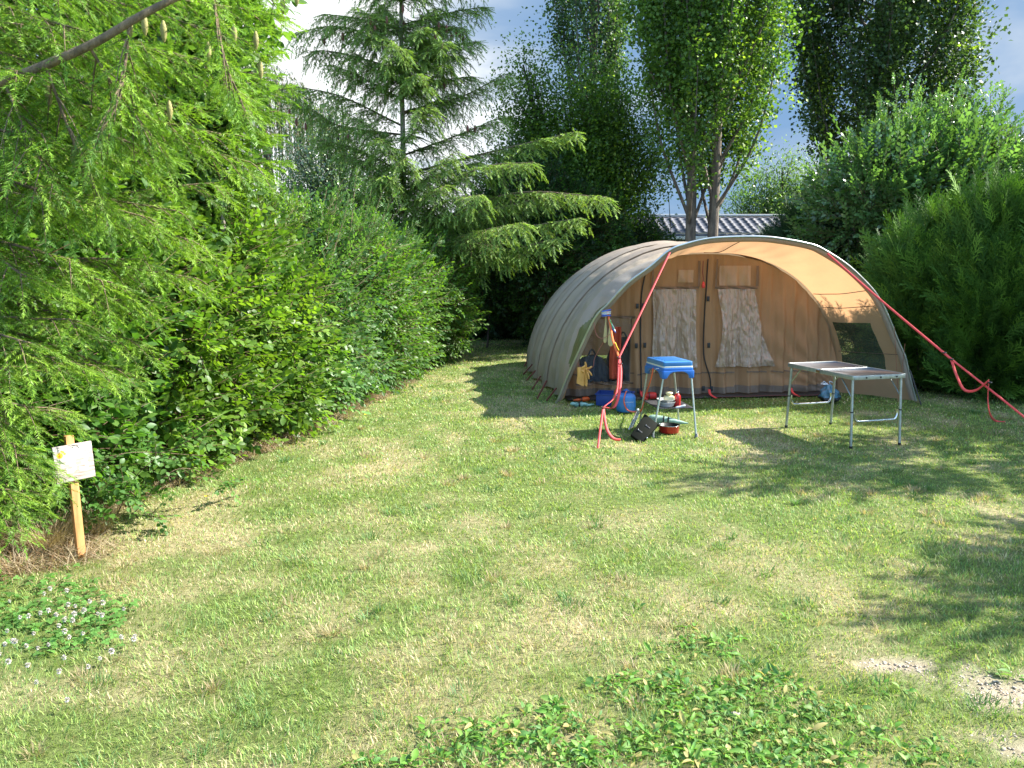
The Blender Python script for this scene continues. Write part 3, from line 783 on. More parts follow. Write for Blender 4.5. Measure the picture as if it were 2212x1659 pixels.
# ------------------------------------------------------------------ trees behind
def clump_tree(name, label, base, trunk, limbs, leafn, leafT, palette, m, clumps, spread, cluster=26, barkm='bark', trad=(.16, .04), hang=0, group=None, dense=1.0, sc=(.7, 1.2), up=.2):
    """trunk: point list; limbs: list of point lists; leaves sit in small clusters round the outer part of the limbs and at clumps (x,y,z,r)"""
    root = thing(name, base, label, 'tree', group)
    tb = MB()
    for i, tr in enumerate(trunk):
        pts = spline(tr, 26); tube(tb, pts, np.linspace(trad[0], trad[1], 26) if np.isscalar(trad[0]) else np.linspace(*trad[i], 26), 10)
    tb.build('trunk', M[barkm], root, smooth=True)
    lb = MB(); C_ = []
    for lm in limbs:
        pts = spline(lm, 18); tube(lb, pts, np.linspace(.035, .006, 18), 5)
        for k in range(5, 18):
            for _ in range(clumps):
                C_.append(np.append(pts[k] + rng.normal(0, spread, 3) * np.array([1, 1, 1.2]), 1))
    if limbs: lb.build('limbs', M[barkm], root, smooth=True)
    C_ = np.array(C_)
    idx = rng.integers(0, len(C_), leafn)
    # each cluster centre holds a handful of leaves -> light and dark clumps, gaps between
    off = rng.normal(0, 1, (leafn, 3)) * np.array([cluster, cluster, cluster * 1.15]) * .01
    p = C_[idx, :3] + off
    D = norm(rng.normal(0, 1, (leafn, 3)) + np.array([0, 0, up - hang * 2]))
    R = frames(D, rng.uniform(-1, 1, leafn))
    pal = np.array(palette); hue = fbm(C_[idx, 0] * 1.5 + C_[idx, 2], C_[idx, 1] * 1.5 + C_[idx, 2] * .7, 3)[:, None]
    c = pal[rng.integers(0, len(pal), leafn)] * rng.uniform(.7, 1.3, leafn)[:, None] * (.6 + .8 * hue)
    yl = (rng.random(len(C_)) < .045)[idx][:, None]; c = np.where(yl, np.array([.26, .38, .045]) * rng.uniform(.7, 1.2, (leafn, 1)), c)  # some clusters coloured yellow-green to paint in the glow of backlit leaves
    mb = MB()
    tv, tf = leafT
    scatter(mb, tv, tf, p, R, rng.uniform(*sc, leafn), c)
    mb.build('crown', M[m], root)
    return root

def poplar(name, label, px, Y, width, leafn, palette, lean=0, forks=((0, 0),), top=11.5, low=2.2, barkm='bark', nl=34, trad=.15, lf=.085, clus=16):
    bx = P(px, 600, Y)[0]
    trunk = []
    for dx, dz in forks:
        trunk.append([(bx + dx, Y, -.1), (bx + dx * 1.1 + .03, Y, 3.0), (bx + dx * 1.3 + lean * .5, Y + .05, 6.5), (bx + dx + lean, Y, top)])
    limbs = []
    for i in range(nl):
        h = low + (top - low - 1.5) * (i / nl) ** 1.05
        a = i * 2.399 + rng.normal(0, .3)
        w_ = width * (.55 + .45 * math.sin(PI * min(1, (h - low) / (top - low) * 1.1 + .18))) * rng.uniform(.75, 1.1)
        ln = rng.uniform(2.6, 4.4)
        f = forks[i % len(forks)]
        o = np.array([bx + f[0] * 1.1 + lean * (h / top), Y, h])
        e = o + np.array([math.cos(a) * w_, math.sin(a) * w_, ln])
        mid = o + np.array([math.cos(a) * w_ * .65, math.sin(a) * w_ * .65, ln * .4])
        limbs.append([o, mid, e])
    return clump_tree(name, label, (bx, Y, 0), trunk, limbs, leafn, leaf5(lf, lf * .9, .1, .1), palette, 'leaf', 3, .13, clus, barkm, (trad, .03), up=-.3)

g_pop = [(.10, .20, .032), (.14, .25, .035), (.075, .155, .03)]
g_popd = [(.042, .085, .03), (.055, .10, .034), (.07, .125, .04)]
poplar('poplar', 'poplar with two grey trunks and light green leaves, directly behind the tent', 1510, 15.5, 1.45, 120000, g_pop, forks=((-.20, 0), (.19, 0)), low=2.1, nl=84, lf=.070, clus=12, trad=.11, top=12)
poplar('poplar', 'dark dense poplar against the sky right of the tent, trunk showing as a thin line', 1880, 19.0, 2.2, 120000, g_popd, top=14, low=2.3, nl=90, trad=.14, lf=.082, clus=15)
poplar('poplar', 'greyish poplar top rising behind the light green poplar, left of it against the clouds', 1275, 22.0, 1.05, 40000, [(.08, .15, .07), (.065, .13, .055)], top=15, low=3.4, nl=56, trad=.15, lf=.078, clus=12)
# bright green alder-like tree left of the poplar
def round_tree(name, label, px, Y, blobs, leafn, palette, lf=.08, asp=.55, m='leaf', barkm='barkdark', hang=0, clus=20, trad=.12, spread=.2, nl=6, up=.2, clumps=3):
    bx = P(px, 600, Y)[0]
    base = np.array([bx, Y, 0.]); limbs = []
    fork = np.array([bx + .1, Y, 1.5])
    topb = max(blobs, key=lambda q: q[1] * -1)
    for bpx, bpy, dY, r in blobs:
        c = P(bpx, bpy, Y + dY)
        for k in range(nl):
            d = norm(rng.normal(0, 1, 3) + np.array([0, 0, .3])); e = c + d * r * rng.uniform(.3, .72)
            o = fork + (c - fork) * rng.uniform(.05, .5) * .6; o[2] = min(o[2], c[2])
            limbs.append([o, c * .6 + o * .4 + rng.normal(0, .1, 3), e])
    t = P(topb[0], topb[1], Y)
    return clump_tree(name, label, tuple(base), [[base - [0, 0, .1], fork, (fork + t) / 2 + rng.normal(0, .1, 3), t]], limbs, leafn, leaf5(lf, lf * asp, .15, .15), palette, m, clumps, spread, clus, barkm, (trad, .02), hang, up=up)

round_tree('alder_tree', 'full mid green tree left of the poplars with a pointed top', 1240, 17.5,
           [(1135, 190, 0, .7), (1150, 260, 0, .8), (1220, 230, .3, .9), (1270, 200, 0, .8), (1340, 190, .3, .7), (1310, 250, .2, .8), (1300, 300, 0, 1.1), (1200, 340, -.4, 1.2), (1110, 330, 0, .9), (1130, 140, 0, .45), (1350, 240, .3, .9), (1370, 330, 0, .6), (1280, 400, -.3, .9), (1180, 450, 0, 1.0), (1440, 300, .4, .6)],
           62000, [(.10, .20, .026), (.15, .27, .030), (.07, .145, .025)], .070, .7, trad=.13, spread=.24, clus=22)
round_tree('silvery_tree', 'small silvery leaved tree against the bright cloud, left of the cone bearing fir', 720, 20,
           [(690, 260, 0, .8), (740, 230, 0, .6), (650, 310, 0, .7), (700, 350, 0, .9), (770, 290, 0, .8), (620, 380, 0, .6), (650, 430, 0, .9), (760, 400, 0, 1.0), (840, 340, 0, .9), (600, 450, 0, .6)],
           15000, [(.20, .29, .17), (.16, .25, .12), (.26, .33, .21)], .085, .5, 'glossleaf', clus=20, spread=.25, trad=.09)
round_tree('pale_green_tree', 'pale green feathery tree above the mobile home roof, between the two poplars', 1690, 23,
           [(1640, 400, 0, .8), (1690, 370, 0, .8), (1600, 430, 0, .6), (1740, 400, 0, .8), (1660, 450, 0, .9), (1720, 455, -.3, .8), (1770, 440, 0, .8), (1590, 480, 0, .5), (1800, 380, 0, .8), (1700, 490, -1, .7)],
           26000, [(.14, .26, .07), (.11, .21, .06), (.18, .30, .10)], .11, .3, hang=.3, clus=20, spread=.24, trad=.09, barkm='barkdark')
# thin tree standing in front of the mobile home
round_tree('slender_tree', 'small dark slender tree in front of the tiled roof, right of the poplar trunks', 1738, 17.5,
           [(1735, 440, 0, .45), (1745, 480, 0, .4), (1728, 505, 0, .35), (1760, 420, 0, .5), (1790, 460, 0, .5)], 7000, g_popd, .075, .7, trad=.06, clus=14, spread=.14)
# weeping willow far left: long hanging strands
root = thing('weeping_willow', tuple(G(600, 640) * [1, 0, 1] + [0, 24, 0]), 'weeping willow with long thin hanging strands against the white cloud', 'willow tree')
wx = P(610, 400, 24)[0]
root.location = (wx, 24, 0); root['_o'] = [wx, 24.0, 0.0]
mb = MB(); sb = MB(); lt = leaf5(.13, .022, .05, .1)
tb = MB(); tube(tb, spline([(wx, 24, -.1), (wx - .2, 24, 2.5), P(560, 200, 24), P(560, 120, 24)], 20), np.linspace(.2, .06, 20), 8); tb.build('trunk', M['barkdark'], root, smooth=True)
for i in range(210):
    px = rng.uniform(500, 735); top_y = np.interp(px, [500, 560, 640, 740], [90, 130, 175, 260]) + rng.uniform(-12, 60)
    Yw = 24 + rng.normal(0, .6); a = P(px, top_y, Yw); ln = rng.uniform(1.2, 3.2) * (1 if px < 680 else .6)
    b = a + np.array([rng.normal(0, .12), rng.normal(0, .1), -ln]); pts = spline([a + [-.25, 0, .0], a + [-.05, 0, .05], (a + b) / 2, b], 16)
    tube(sb, pts, np.full(16, .006), 3)
    n = int(ln * 40); s = rng.random(n); q = np.stack([np.interp(s, np.linspace(0, 1, 16), pts[:, k]) for k in range(3)], 1)
    R = frames(norm(rng.normal(0, .35, (n, 3)) + [0, 0, -1]), rng.uniform(0, 6, n), rng.normal(0, 1, (n, 3)))
    scatter(mb, *lt, q, R, rng.uniform(.7, 1.2, n), np.array([(.075, .15, .05)]) * rng.uniform(.6, 1.3, n)[:, None])
mb.build('crown', M['leaf'], root); sb.build('strands', M['twig'], root, smooth=True)

# tall glossy shrub upper right
GL = [spray(.36, 10, .082, .046, s + 80, ang=48, upbend=.05) for s in range(4)]
c = lambda px, py, Y, r, rz=None: (*P(px, py, Y), r, r, rz or r)
shrub('laurel_tree', 'tall loose shrub with glossy silvery green leaves and upright shoots, above the cypress', 'tree',
      [c(1990, 390, 13, .7), c(1900, 400, 12.8, .6), c(2080, 385, 13, .75), c(2000, 460, 12.8, .9), c(1870, 440, 13, .8), c(1830, 480, 13.2, .6), c(2180, 420, 13.2, .75), c(1950, 350, 13.2, .45), c(2040, 340, 13.2, .4), c(2100, 470, 13, .9), c(2260, 470, 13.2, .8)],
      2700, GL, [(.11, .23, .06), (.15, .28, .09), (.08, .17, .05)], 'glossleaf', .6, base=(7.2, 13.2, 0), stems=22, barkm='bark', scale=(.8, 1.3), jitter=.4, shell=(.6, 1.12))
bs = []
for px, py in [(1915, 235), (1945, 260), (1980, 180), (2000, 260), (2020, 240), (2075, 170), (2100, 190), (2170, 205), (1885, 320), (1860, 330), (1850, 360), (2205, 300), (1965, 300), (2110, 280), (2150, 290), (1930, 175), (1900, 215), (1960, 200), (1990, 235), (2030, 190), (2060, 200), (2115, 215), (2140, 175), (2160, 235), (2200, 250), (2185, 265), (1870, 265), (1840, 290), (2010, 215), (2085, 235), (2130, 215), (2050, 240), (1940, 240), (1900, 260), (1800, 395)]:
    t = P(px, py, 13 + rng.normal(0, .2)); bs.append((np.array([7.0 + (t[0] - 7.0) * .6, 13.1, 1.9]), t))
shoots('whippy_shrub', 'upright whippy shoots with glossy leaves sticking up right of the dark poplar', bs, [(.12, .24, .06), (.16, .29, .09)], GL, 'glossleaf', .02)

# ------------------------------------------------------------------ cypress hedge right
def cyp_t(seed, L_=.26):
    r = np.random.default_rng(seed); V = []; F = []; n = 0
    def tri(p, d, s, l, w):
        nonlocal n
        V.append([p - s * w / 2, p + s * w / 2, p + d * l]); F.append([n, n + 1, n + 2]); n += 3
    main = [np.array([0, 0, 0.]), np.array([0, L_, 0])]
    for i in range(11):
        t = i / 11; p = np.array([0, t * L_ * .9, 0]); sg = 1 if i % 2 else -1
        a = math.radians(34 + r.normal(0, 6)) * sg; d = norm(np.array([math.sin(a), math.cos(a), r.normal(0, .12)])); s = np.array([math.cos(a), -math.sin(a), 0])
        l = L_ * (.42 - .26 * t) * r.uniform(.8, 1.15)
        tri(p, d, s, l, .010)
        for k in range(3):
            q = p + d * l * (.25 + .22 * k); a2 = a + math.radians(28) * (1 if k % 2 else -1)
            d2 = norm(np.array([math.sin(a2), math.cos(a2), r.normal(0, .1)])); tri(q, d2, np.array([math.cos(a2), -math.sin(a2), 0]), l * .45, .008)
    tri(np.array([0, 0, 0.]), np.array([0, 1., 0]), np.array([1., 0, 0]), L_, .010)
    V = np.array(V).reshape(-1, 3); return V, np.array(F), np.zeros((len(V), 4))
CY = [cyp_t(s) for s in range(4)]
def cypress(name, label, blobs, n, palette, base, stems=6, **k):
    return shrub(name, label, 'cypress', blobs, n, CY, palette, 'scale', .9, base=base, stems=stems, barkm='barkdark', inner=.35, jitter=.28, rollj=1.2, **k)
cy_g = [(.055, .135, .015), (.075, .17, .017), (.04, .105, .014), (.13, .26, .022)]
cypress('cypress_hedge', 'big feathery green cypress at the right of the tent, its top lit by the sun',
        [(5.65, 11.0, 1.15, .72, .8, 1.05), (6.15, 10.5, 1.25, .85, .9, 1.15), (6.95, 10.4, 1.4, 1.0, 1.0, 1.25), (5.4, 10.9, .7, .55, .7, .8), (7.9, 10.3, 1.6, 1.0, 1.0, 1.5), (5.9, 10.0, .8, .6, .5, .9), (6.6, 9.7, .9, .7, .5, 1.0)],
        10500, cy_g, (6.4, 10.7, 0), scale=(.9, 1.9), shell=(.66, 1.08))
cypress('cypress_hedge', 'unseen tall cypress right of the picture, added to shade the lower hedge',
        [(8.9, 10.2, 2.0, 1.0, 1.2, 2.1), (9.6, 9.6, 2.2, 1.0, 1.2, 2.3), (9.4, 10.4, 3.8, .9, 1.1, 1.1), (9.5, 9.3, 3.6, .8, .9, 1.0), (9.2, 8.6, 1.7, .8, .9, 1.8)],
        5200, cy_g, (9.3, 9.8, 0), scale=(1.1, 2.0))  # out-of-frame cypress, added so its shadow darkens the lower hedge
# dark conifer mass behind right side of tent / under glossy shrub
cypress('dark_cypress', 'dark cypress mass behind the right shoulder of the tent',
        [c(1800, 540, 14.5, .9, 1.0), c(1870, 520, 14.5, 1.0, 1.1), c(1720, 570, 15.0, .7, .6), c(1850, 620, 13.8, .9, 1.2), c(1950, 560, 14, 1.0, 1.4)],
        6000, [(.02, .055, .016), (.026, .07, .02)], (6.2, 14.4, 0), scale=(.9, 1.4))
# ------------------------------------------------------------------ dark hedge far left of tent
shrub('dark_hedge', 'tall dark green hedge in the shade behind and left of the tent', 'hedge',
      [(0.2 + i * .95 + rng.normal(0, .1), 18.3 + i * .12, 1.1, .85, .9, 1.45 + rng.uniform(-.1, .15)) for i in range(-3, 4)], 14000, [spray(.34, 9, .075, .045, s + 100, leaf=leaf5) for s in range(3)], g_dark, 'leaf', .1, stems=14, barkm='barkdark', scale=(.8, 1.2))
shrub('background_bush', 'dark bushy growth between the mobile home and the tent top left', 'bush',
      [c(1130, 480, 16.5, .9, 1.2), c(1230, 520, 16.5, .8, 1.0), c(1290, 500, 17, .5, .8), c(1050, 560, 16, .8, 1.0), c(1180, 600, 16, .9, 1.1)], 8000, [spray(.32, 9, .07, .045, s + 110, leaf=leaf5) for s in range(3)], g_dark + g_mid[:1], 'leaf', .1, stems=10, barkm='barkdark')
shrub('far_hedge', 'hedge row far behind the left hedge, seen below the fir branches', 'hedge',
      [(x, 19 + rng.normal(0, .2), 1.0, .9, .8, 1.35) for x in np.arange(-9, -2.5, .9)], 6000, [spray(.36, 9, .08, .05, s + 120, leaf=leaf5) for s in range(3)], g_mid, 'leaf', .1, stems=8, barkm='barkdark', scale=(.9, 1.3))
# shade trees standing just outside the picture on the right
for i, (x, y, z, r) in enumerate([(7.3, 4.7, 3.0, 1.1), (7.3, 7.2, 3.3, 1.2)]):
    bl = []
    shrub('shade_tree', ['leafy tree right of the picture that shades the lawn in front', 'leafy tree right of the picture that shades the table'][i], 'tree',
          [(x, y, z, r * .8, r * .55, r * .6), (x + .9, y + .4, z + .6, r * .8, r * .7, r * .8), (x - .7, y - .2, z + .3, r * .5, r * .4, r * .5)], 520, HB, g_mid, 'leaf', .1, base=(x, y, 0), stems=12, barkm='bark', scale=(1.1, 1.6), inner=.15)

# ------------------------------------------------------------------ ground plants
def rosette_weeds():
    lt = [leaf9(.050, .030, .35, .3), leaf9(.040, .018, .3, .2), leaf9(.070, .022, .5, .5), leaf9(.030, .024, .2, .1)]
    mb = MB(); P_ = []
    n = 9000
    px = rng.uniform(650, 2212, n); py = rng.uniform(1290, 1659, n)
    g = np.array([G(a, b) for a, b in zip(px, py)])
    x, y = g[:, 0], g[:, 1]
    a = np.clip((py - np.interp(px, [650, 850, 1000, 1250, 1500, 1700, 1900, 2212], [1660, 1590, 1535, 1490, 1335, 1400, 1550, 1640])) / 60, 0, 1)
    a *= (px < rng.normal(0, 60, n) + np.interp(py, [1300, 1400, 1500, 1560, 1659], [1640, 1720, 1850, 2050, 2300]))
    a *= np.clip((fbm(x * 5, y * 5, 61) - .33) * 6, 0.03, 1)
    k = rng.random(n) < a * .24
    x, y = x[k], y[k]
    # a few strays over the lawn
    xs = [G(px, py) for px, py in [(1900, 1480), (1925, 1500), (1950, 1490), (2170, 1440), (2140, 1450), (1320, 1290), (1700, 1340), (380, 1610), (740, 1250), (1050, 1440), (2190, 1460), (860, 1160), (1380, 1310), (1350, 1335)]]
    x = np.append(x, [q[0] for q in xs]); y = np.append(y, [q[1] for q in xs])
    for i in range(len(x)):
        m = rng.integers(4, 8); az = rng.uniform(0, 6.3) + np.arange(m) * 2 * PI / m + rng.normal(0, .3, m)
        el = rng.uniform(.05, .8, m)
        D = np.stack([np.cos(az) * np.cos(el), np.sin(az) * np.cos(el), np.sin(el)], -1)
        R = frames(D, rng.normal(0, .5, m)); pos = np.tile([x[i], y[i], -.005], (m, 1)) + D * rng.uniform(.0, .03, m)[:, None]
        c = np.array([(.12, .28, .035), (.16, .34, .04), (.11, .25, .06), (.19, .33, .06)])[rng.integers(0, 4, m)] * rng.uniform(.8, 1.25, m)[:, None]
        tv, tf = lt[rng.integers(0, 4)]
        c = np.where(rng.random(m)[:, None] < .10, np.array([.42, .36, .12]), c) * rng.uniform(.8, 1.2)
        scatter(mb, tv, tf, pos, R, rng.uniform(.35, .9, m) * rng.uniform(.65, 1.1), c)
    tag(mb.build('broadleaf_weeds', M['grass']), 'patch of broad leaved green weeds in the lawn at the bottom of the picture', 'weeds', None, 'stuff')
rosette_weeds()

def clover():
    # trifoliate leaves
    lv, lf = leaf5(.016, .015, .1, .1); V = []; F = []
    for k in range(3):
        v, f = place(lv, lf, [0, 0, 0], [math.sin(k * 2.09), math.cos(k * 2.09), .1]); V.append(v); F.append(f + 5 * k)
    tv = np.vstack(V); tf = np.vstack(F)
    n = 1700; px = rng.uniform(-60, 400, n); py = rng.uniform(1210, 1460, n)
    g = np.array([G(a, b) for a, b in zip(px, py)]); d = ((px - 110) / 170) ** 2 + ((py - 1320) / 95) ** 2
    k = d + (fbm(g[:, 0] * 6, g[:, 1] * 6, 8) - .5) * 2.2 < .8 * rng.random(n) ** .5 + .1; g = g[k]; n = len(g); g[:, 2] = rng.uniform(.002, .028, n)
    up = norm(rng.normal(0, .25, (n, 3)) + [0, 0, 1]); R = frames(norm(np.cross(up, rng.normal(0, 1, (n, 3)))), None, up)
    mb = MB(); scatter(mb, tv, tf, g, R, rng.uniform(.8, 1.5, n), np.array([(.13, .29, .06)]) * rng.uniform(.7, 1.3, n)[:, None])
    tag(mb.build('clover_leaves', M['leaf']), 'patch of small dark green clover leaves at the lower left', 'clover', None, 'stuff')
    white = simple('clover_white', (.72, .66, .60), .8, bmp=.6, bscale=300)
    stemm = simple('clover_stem', (.10, .22, .05), .6)
    pts = [(110, 1281), (95, 1290), (143, 1283), (25, 1302), (195, 1305), (145, 1317), (228, 1316), (265, 1321), (180, 1328), (190, 1325), (105, 1330), (125, 1335), (45, 1340), (58, 1344), (85, 1333), (145, 1340), (165, 1338), (220, 1338), (138, 1350), (152, 1352), (125, 1360), (12, 1370), (72, 1375), (180, 1374), (137, 1378), (145, 1385), (292, 1380), (290, 1390), (268, 1383), (27, 1395), (40, 1398), (8, 1402), (110, 1398), (65, 1403), (82, 1408), (25, 1440), (56, 1448), (145, 1430), (190, 1452), (215, 1427), (125, 1465), (240, 1422), (83, 1482), (142, 1524), (5, 1425), (165, 1315), (210, 1330)]
    proto = None
    for i, (px, py) in enumerate(pts):
        q = G(px * 1.0, py + 12)
        if proto is None:
            proto = thing('clover_flower', tuple(q), 'small white clover flower head standing in the clover patch at the lower left', 'flower', 'clover flowers in the lawn')
            mb = MB(); n = 90; d = norm(rng.normal(0, 1, (n, 3)) + [0, 0, .5])
            lv, lf = leaf5(.009, .004, .1, 0)
            scatter(mb, lv, lf, q + [0, 0, .052] + d * .004, frames(d), np.ones(n), np.ones((n, 3)) * .7)
            mb.hascol = False
            mb.build('flower_head', white, proto)
            sb = MB(); tube(sb, spline([q, q + [.004, 0, .03], q + [0, 0, .052]], 6), .0012, 5); sb.build('stem', stemm, proto)
            kids = list(proto.children)
        else:
            o = proto.copy(); COL.objects.link(o); o.location = tuple(q); s = random.uniform(.7, 1.15); o.scale = (s, s, s); o.rotation_euler = (random.uniform(-.2, .2), random.uniform(-.2, .2), random.uniform(0, 6))
            for ch in kids:
                c_ = ch.copy(); COL.objects.link(c_); c_.parent = o
    yel = simple('yellow_petal', (.85, .60, .02), .6)
    for (px, py, Y, lb) in [(910, 835, 10.8, 'small yellow flower at the hedge foot near the far end'), (930, 848, 10.6, 'yellow flower at the hedge edge, just below and right of the farther one'), (790, 900, None, 'yellow flower on the lawn edge below the middle of the hedge'), (448, 1083, None, 'tiny yellow flower beside the dry patch at the hedge foot')]:
        q = G(px, py + 8); r_ = thing('yellow_flower', tuple(q), lb, 'flower', 'yellow flowers along the hedge')
        mb = MB(); tv, tf = leaf5(.022, .014, .1, 0); az = np.arange(6) * 1.047
        scatter(mb, tv, tf, np.tile(q + [0, 0, .06], (6, 1)), frames(np.stack([np.cos(az), np.sin(az), az * 0 + .3], -1)), np.ones(6), np.ones((6, 3))); mb.hascol = False
        mb.build('petals', yel, r_); sb = MB(); tube(sb, np.array([q, q + [0, 0, .06]]), .0015, 5); sb.build('stem', stemm, r_)
clover()

def stones():
    mb = MB(); n = 2600
    x = np.concatenate([rng.uniform(1.4, 2.75, n)]); y = rng.uniform(2.4, 3.35, n)
    k = rng.random(n) < gmask_bare(x, y) * 1.1; x, y = x[k], y[k]
    bm = bmesh.new(); bmesh.ops.create_icosphere(bm, subdivisions=1, radius=1); tv = np.array([v.co[:] for v in bm.verts]); tf = np.array([[v.index for v in f.verts] for f in bm.faces]); bm.free()
    tv = tv * np.array([1, .8, .5]) * rng.uniform(.85, 1.15, (len(tv), 1))
    n = len(x); R = frames(norm(rng.normal(0, 1, (n, 3)) * [1, 1, .2]))
    s = rng.uniform(.003, .008, n) * np.where(rng.random(n) < .02, 1.8, 1)
    scatter(mb, tv, tf, np.stack([x, y, np.full(n, -.016)], -1), R, s, np.array([(.50, .41, .31)]) * rng.uniform(.6, 1.2, n)[:, None])
    m, nt, N, L = mat('gravel'); a = node(nt, 'ShaderNodeAttribute', attribute_name='col'); p = node(nt, 'ShaderNodeBsdfPrincipled', Roughness=.9); L.new(a.outputs['Color'], p.inputs['Base Color']); L.new(bump(nt, obj_noise(nt, 200, 3), .5, .003), p.inputs['Normal'])
    o = node(nt, 'ShaderNodeOutputMaterial'); L.new(p.outputs[0], o.inputs['Surface'])
    tag(mb.build('gravel', m), 'pale gravel showing through the worn lawn at the lower right', 'gravel', None, 'stuff')
    st = simple('pale_stone', (.33, .28, .24), .9, bmp=.8, bscale=80)
    for (px, py, s, lb) in [(1585, 1545, .014, 'pale angular stone lying among the weeds at bottom centre-right')]:
        q = G(px, py); mb = MB(); V = tv * [1.4, 1, .8] * s * 1.4 + q + [0, 0, s * .4]; mb.add(V, tf)
        tag(mb.build('stone', st, loc=q, bevel=.002), lb, 'stone')
stones()
# ================================================================== the tent
F0L = np.array([.62, 9.80, 0]); F0R = np.array([4.10, 10.20, 0])
FC = (F0L + F0R) / 2; EX = norm(F0R - F0L); EY = np.array([-EX[1], EX[0], 0])
def arch(s, a, b, ts, n=2.3, zmin=.02):
    cs, sn = np.cos(ts), np.sin(ts)
    x = -a * np.sign(cs) * np.abs(cs) ** (2 / n); z = b * np.abs(sn) ** (2 / n)
    return FC + EY * s + x[:, None] * EX + np.stack([0 * z, 0 * z, z * 1.0 + zmin], -1)
NT_ = 90
TS = np.linspace(0, PI, NT_)
outer = cloth('tent_canvas', (.43, .28, .165), (.46, .415, .36), .37, (.68, .38, .19), .6, .10, 400, .35, 5, .35)
# front = inside (tan) when the face normal points in
shell_m = cloth('shell_canvas', (.38, .28, .19), (.40, .325, .245), .16, (.6, .42, .25), .7, .08, 400, .5, 6, .15)
sleeve_m = cloth('pole_sleeve_canvas', (.34, .275, .215), (.34, .275, .215), .14, (.6, .4, .2), .7, .1, 400, .3, 10)
inner_m = cloth('front_panel_canvas', (.43, .255, .135), (.34, .22, .13), .26, (.55, .38, .22), .75, .1, 500, .5, 6, .25, (1.6, 1.6, .35))
skirt_m = cloth('mud_skirt', (.22, .165, .125), (.22, .165, .125), .1, (.3, .2, .12), .7, .15, 400, .4, 9)
alu = simple('aluminium', (.62, .63, .62), .32, .85, bmp=.03, bscale=200)
steel = simple('polished_steel', (.75, .75, .76), .18, 1)
redweb = simple('red_webbing', (.80, .075, .07), .6, bmp=.3, bscale=500, var=.06)
brownrub = simple('brown_rubber', (.20, .045, .035), .6, var=.1)
blackp = simple('black_plastic', (.015, .015, .015), .45)
tent = thing('tunnel_tent', tuple(FC), 'tan and grey canvas tunnel tent with open front awning and red guy straps', 'tent')

ribs = [(0.0, 1.76, 1.74), (.28, 1.80, 1.80), (1.0, 1.84, 1.87), (1.75, 1.86, 1.90), (2.5, 1.84, 1.87), (3.2, 1.76, 1.78)]
mb = MB(); rows = []
S_ = []
for k in range(len(ribs) - 1):
    for u in np.linspace(0, 1, 9)[:-1]:
        S_.append((k, u))
for k, u in S_:
    a_, b_ = ribs[k], ribs[k + 1]
    s, a, b = [a_[j] * (1 - u) + b_[j] * u for j in range(3)]
    sag = 1 - .045 * math.sin(PI * u) * (0 if k == 0 else 1)
    A = arch(s, a * sag, b * sag, TS, 2.3 - .42 * min(1, s / .9))
    A += norm(A - FC - EY * s) * (.006 * np.sin(TS * 40 + k * 2) * math.sin(PI * u))[:, None]
    rows.append(A)
rows.append(arch(3.2, 1.76, 1.78, TS, 1.88)); rows.append(arch(3.75, 1.45, 1.2, TS, 1.9)); rows.append(arch(4.05, 1.15, .5, TS)); rows.append(arch(4.15, 1.0, .03, TS))
grid(mb, np.array(rows)[:, ::-1])
mb.build('outer_shell', shell_m, tent, smooth=True)
for (s, a, b) in ribs[1:]:
    mb = MB(); pl = arch(s, a + .016, b + .016, TS, 2.3 - .42 * min(1, s / .9))
    wd = .10
    nr_ = norm(pl - FC - EY * s); A = np.stack([pl - EY * wd - nr_ * .040, pl - EY * wd * .6 - nr_ * .008, pl + nr_ * .006, pl + EY * wd * .6 - nr_ * .008, pl + EY * wd - nr_ * .040])
    grid(mb, A); mb.build('pole_sleeve', sleeve_m, tent, smooth=True)

# awning : from the face arch F to the front hoop E
Epx = [(1202, 871, 9.50), (1208, 861, 9.48), (1226, 818, 9.42), (1245, 774, 9.36), (1285, 691, 9.25), (1315, 658, 9.18), (1356, 614, 9.1), (1406, 577, 9.04), (1446, 543, 9.02), (1480, 529, 9.03), (1541, 516, 9.06), (1634, 513, 9.1), (1690, 518, 9.15), (1752, 530, 9.22), (1783, 544, 9.27), (1829, 574, 9.34), (1869, 611, 9.42), (1894, 641, 9.47), (1916, 682, 9.52), (1937, 734, 9.56), (1953, 771, 9.58), (1964, 817, 9.6), (1977, 867, 9.62)]
E = spline([P(*q) for q in Epx], 161)
E[:, 2] = np.maximum(E[:, 2], .01)
Fa = resample(arch(0, 1.76, 1.74, np.linspace(0, PI, 400)), 161)
nu = 25
U = np.linspace(0, 1, nu)
cen = FC + np.array([0, 0, .6]) - EY * .4
A = Fa[None] * (1 - U[:, None, None]) + E[None] * U[:, None, None]
inw = norm(cen - A)
tt = np.linspace(0, 1, 161)
sag = (.055 * np.sin(PI * U))[:, None] + (.006 * np.sin(PI * U))[:, None] * np.sin(tt * 150)[None] + .010 * np.sin(U * PI)[:, None] * np.sin(tt[None] * 60 + U[:, None] * 9)
A = A + inw * sag[..., None]
def part_grid(name, mask, m, off=0.0):
    V = A + inw * off
    idx = np.arange(nu * 161).reshape(nu, 161)
    q = np.stack([idx[:-1, :-1], idx[:-1, 1:], idx[1:, 1:], idx[1:, :-1]], -1)
    mb = MB(); mb.add(V.reshape(-1, 3), q[mask].reshape(-1, 4)); return mb.build(name, m, aw if aw is not None else tent, smooth=True)
uu, tm = np.meshgrid((U[:-1] + U[1:]) / 2, (tt[:-1] + tt[1:]) / 2, indexing='ij')
wl = (uu > .18) & (uu < .88) & (tm > .085 - .05 * uu) & (tm < .12 + .18 * uu)
wr = (uu > .08) & (uu < .74) & (tm < .955) & (tm > .835)
aw = None
aw = part_grid('awning', ~(wl | wr), outer)
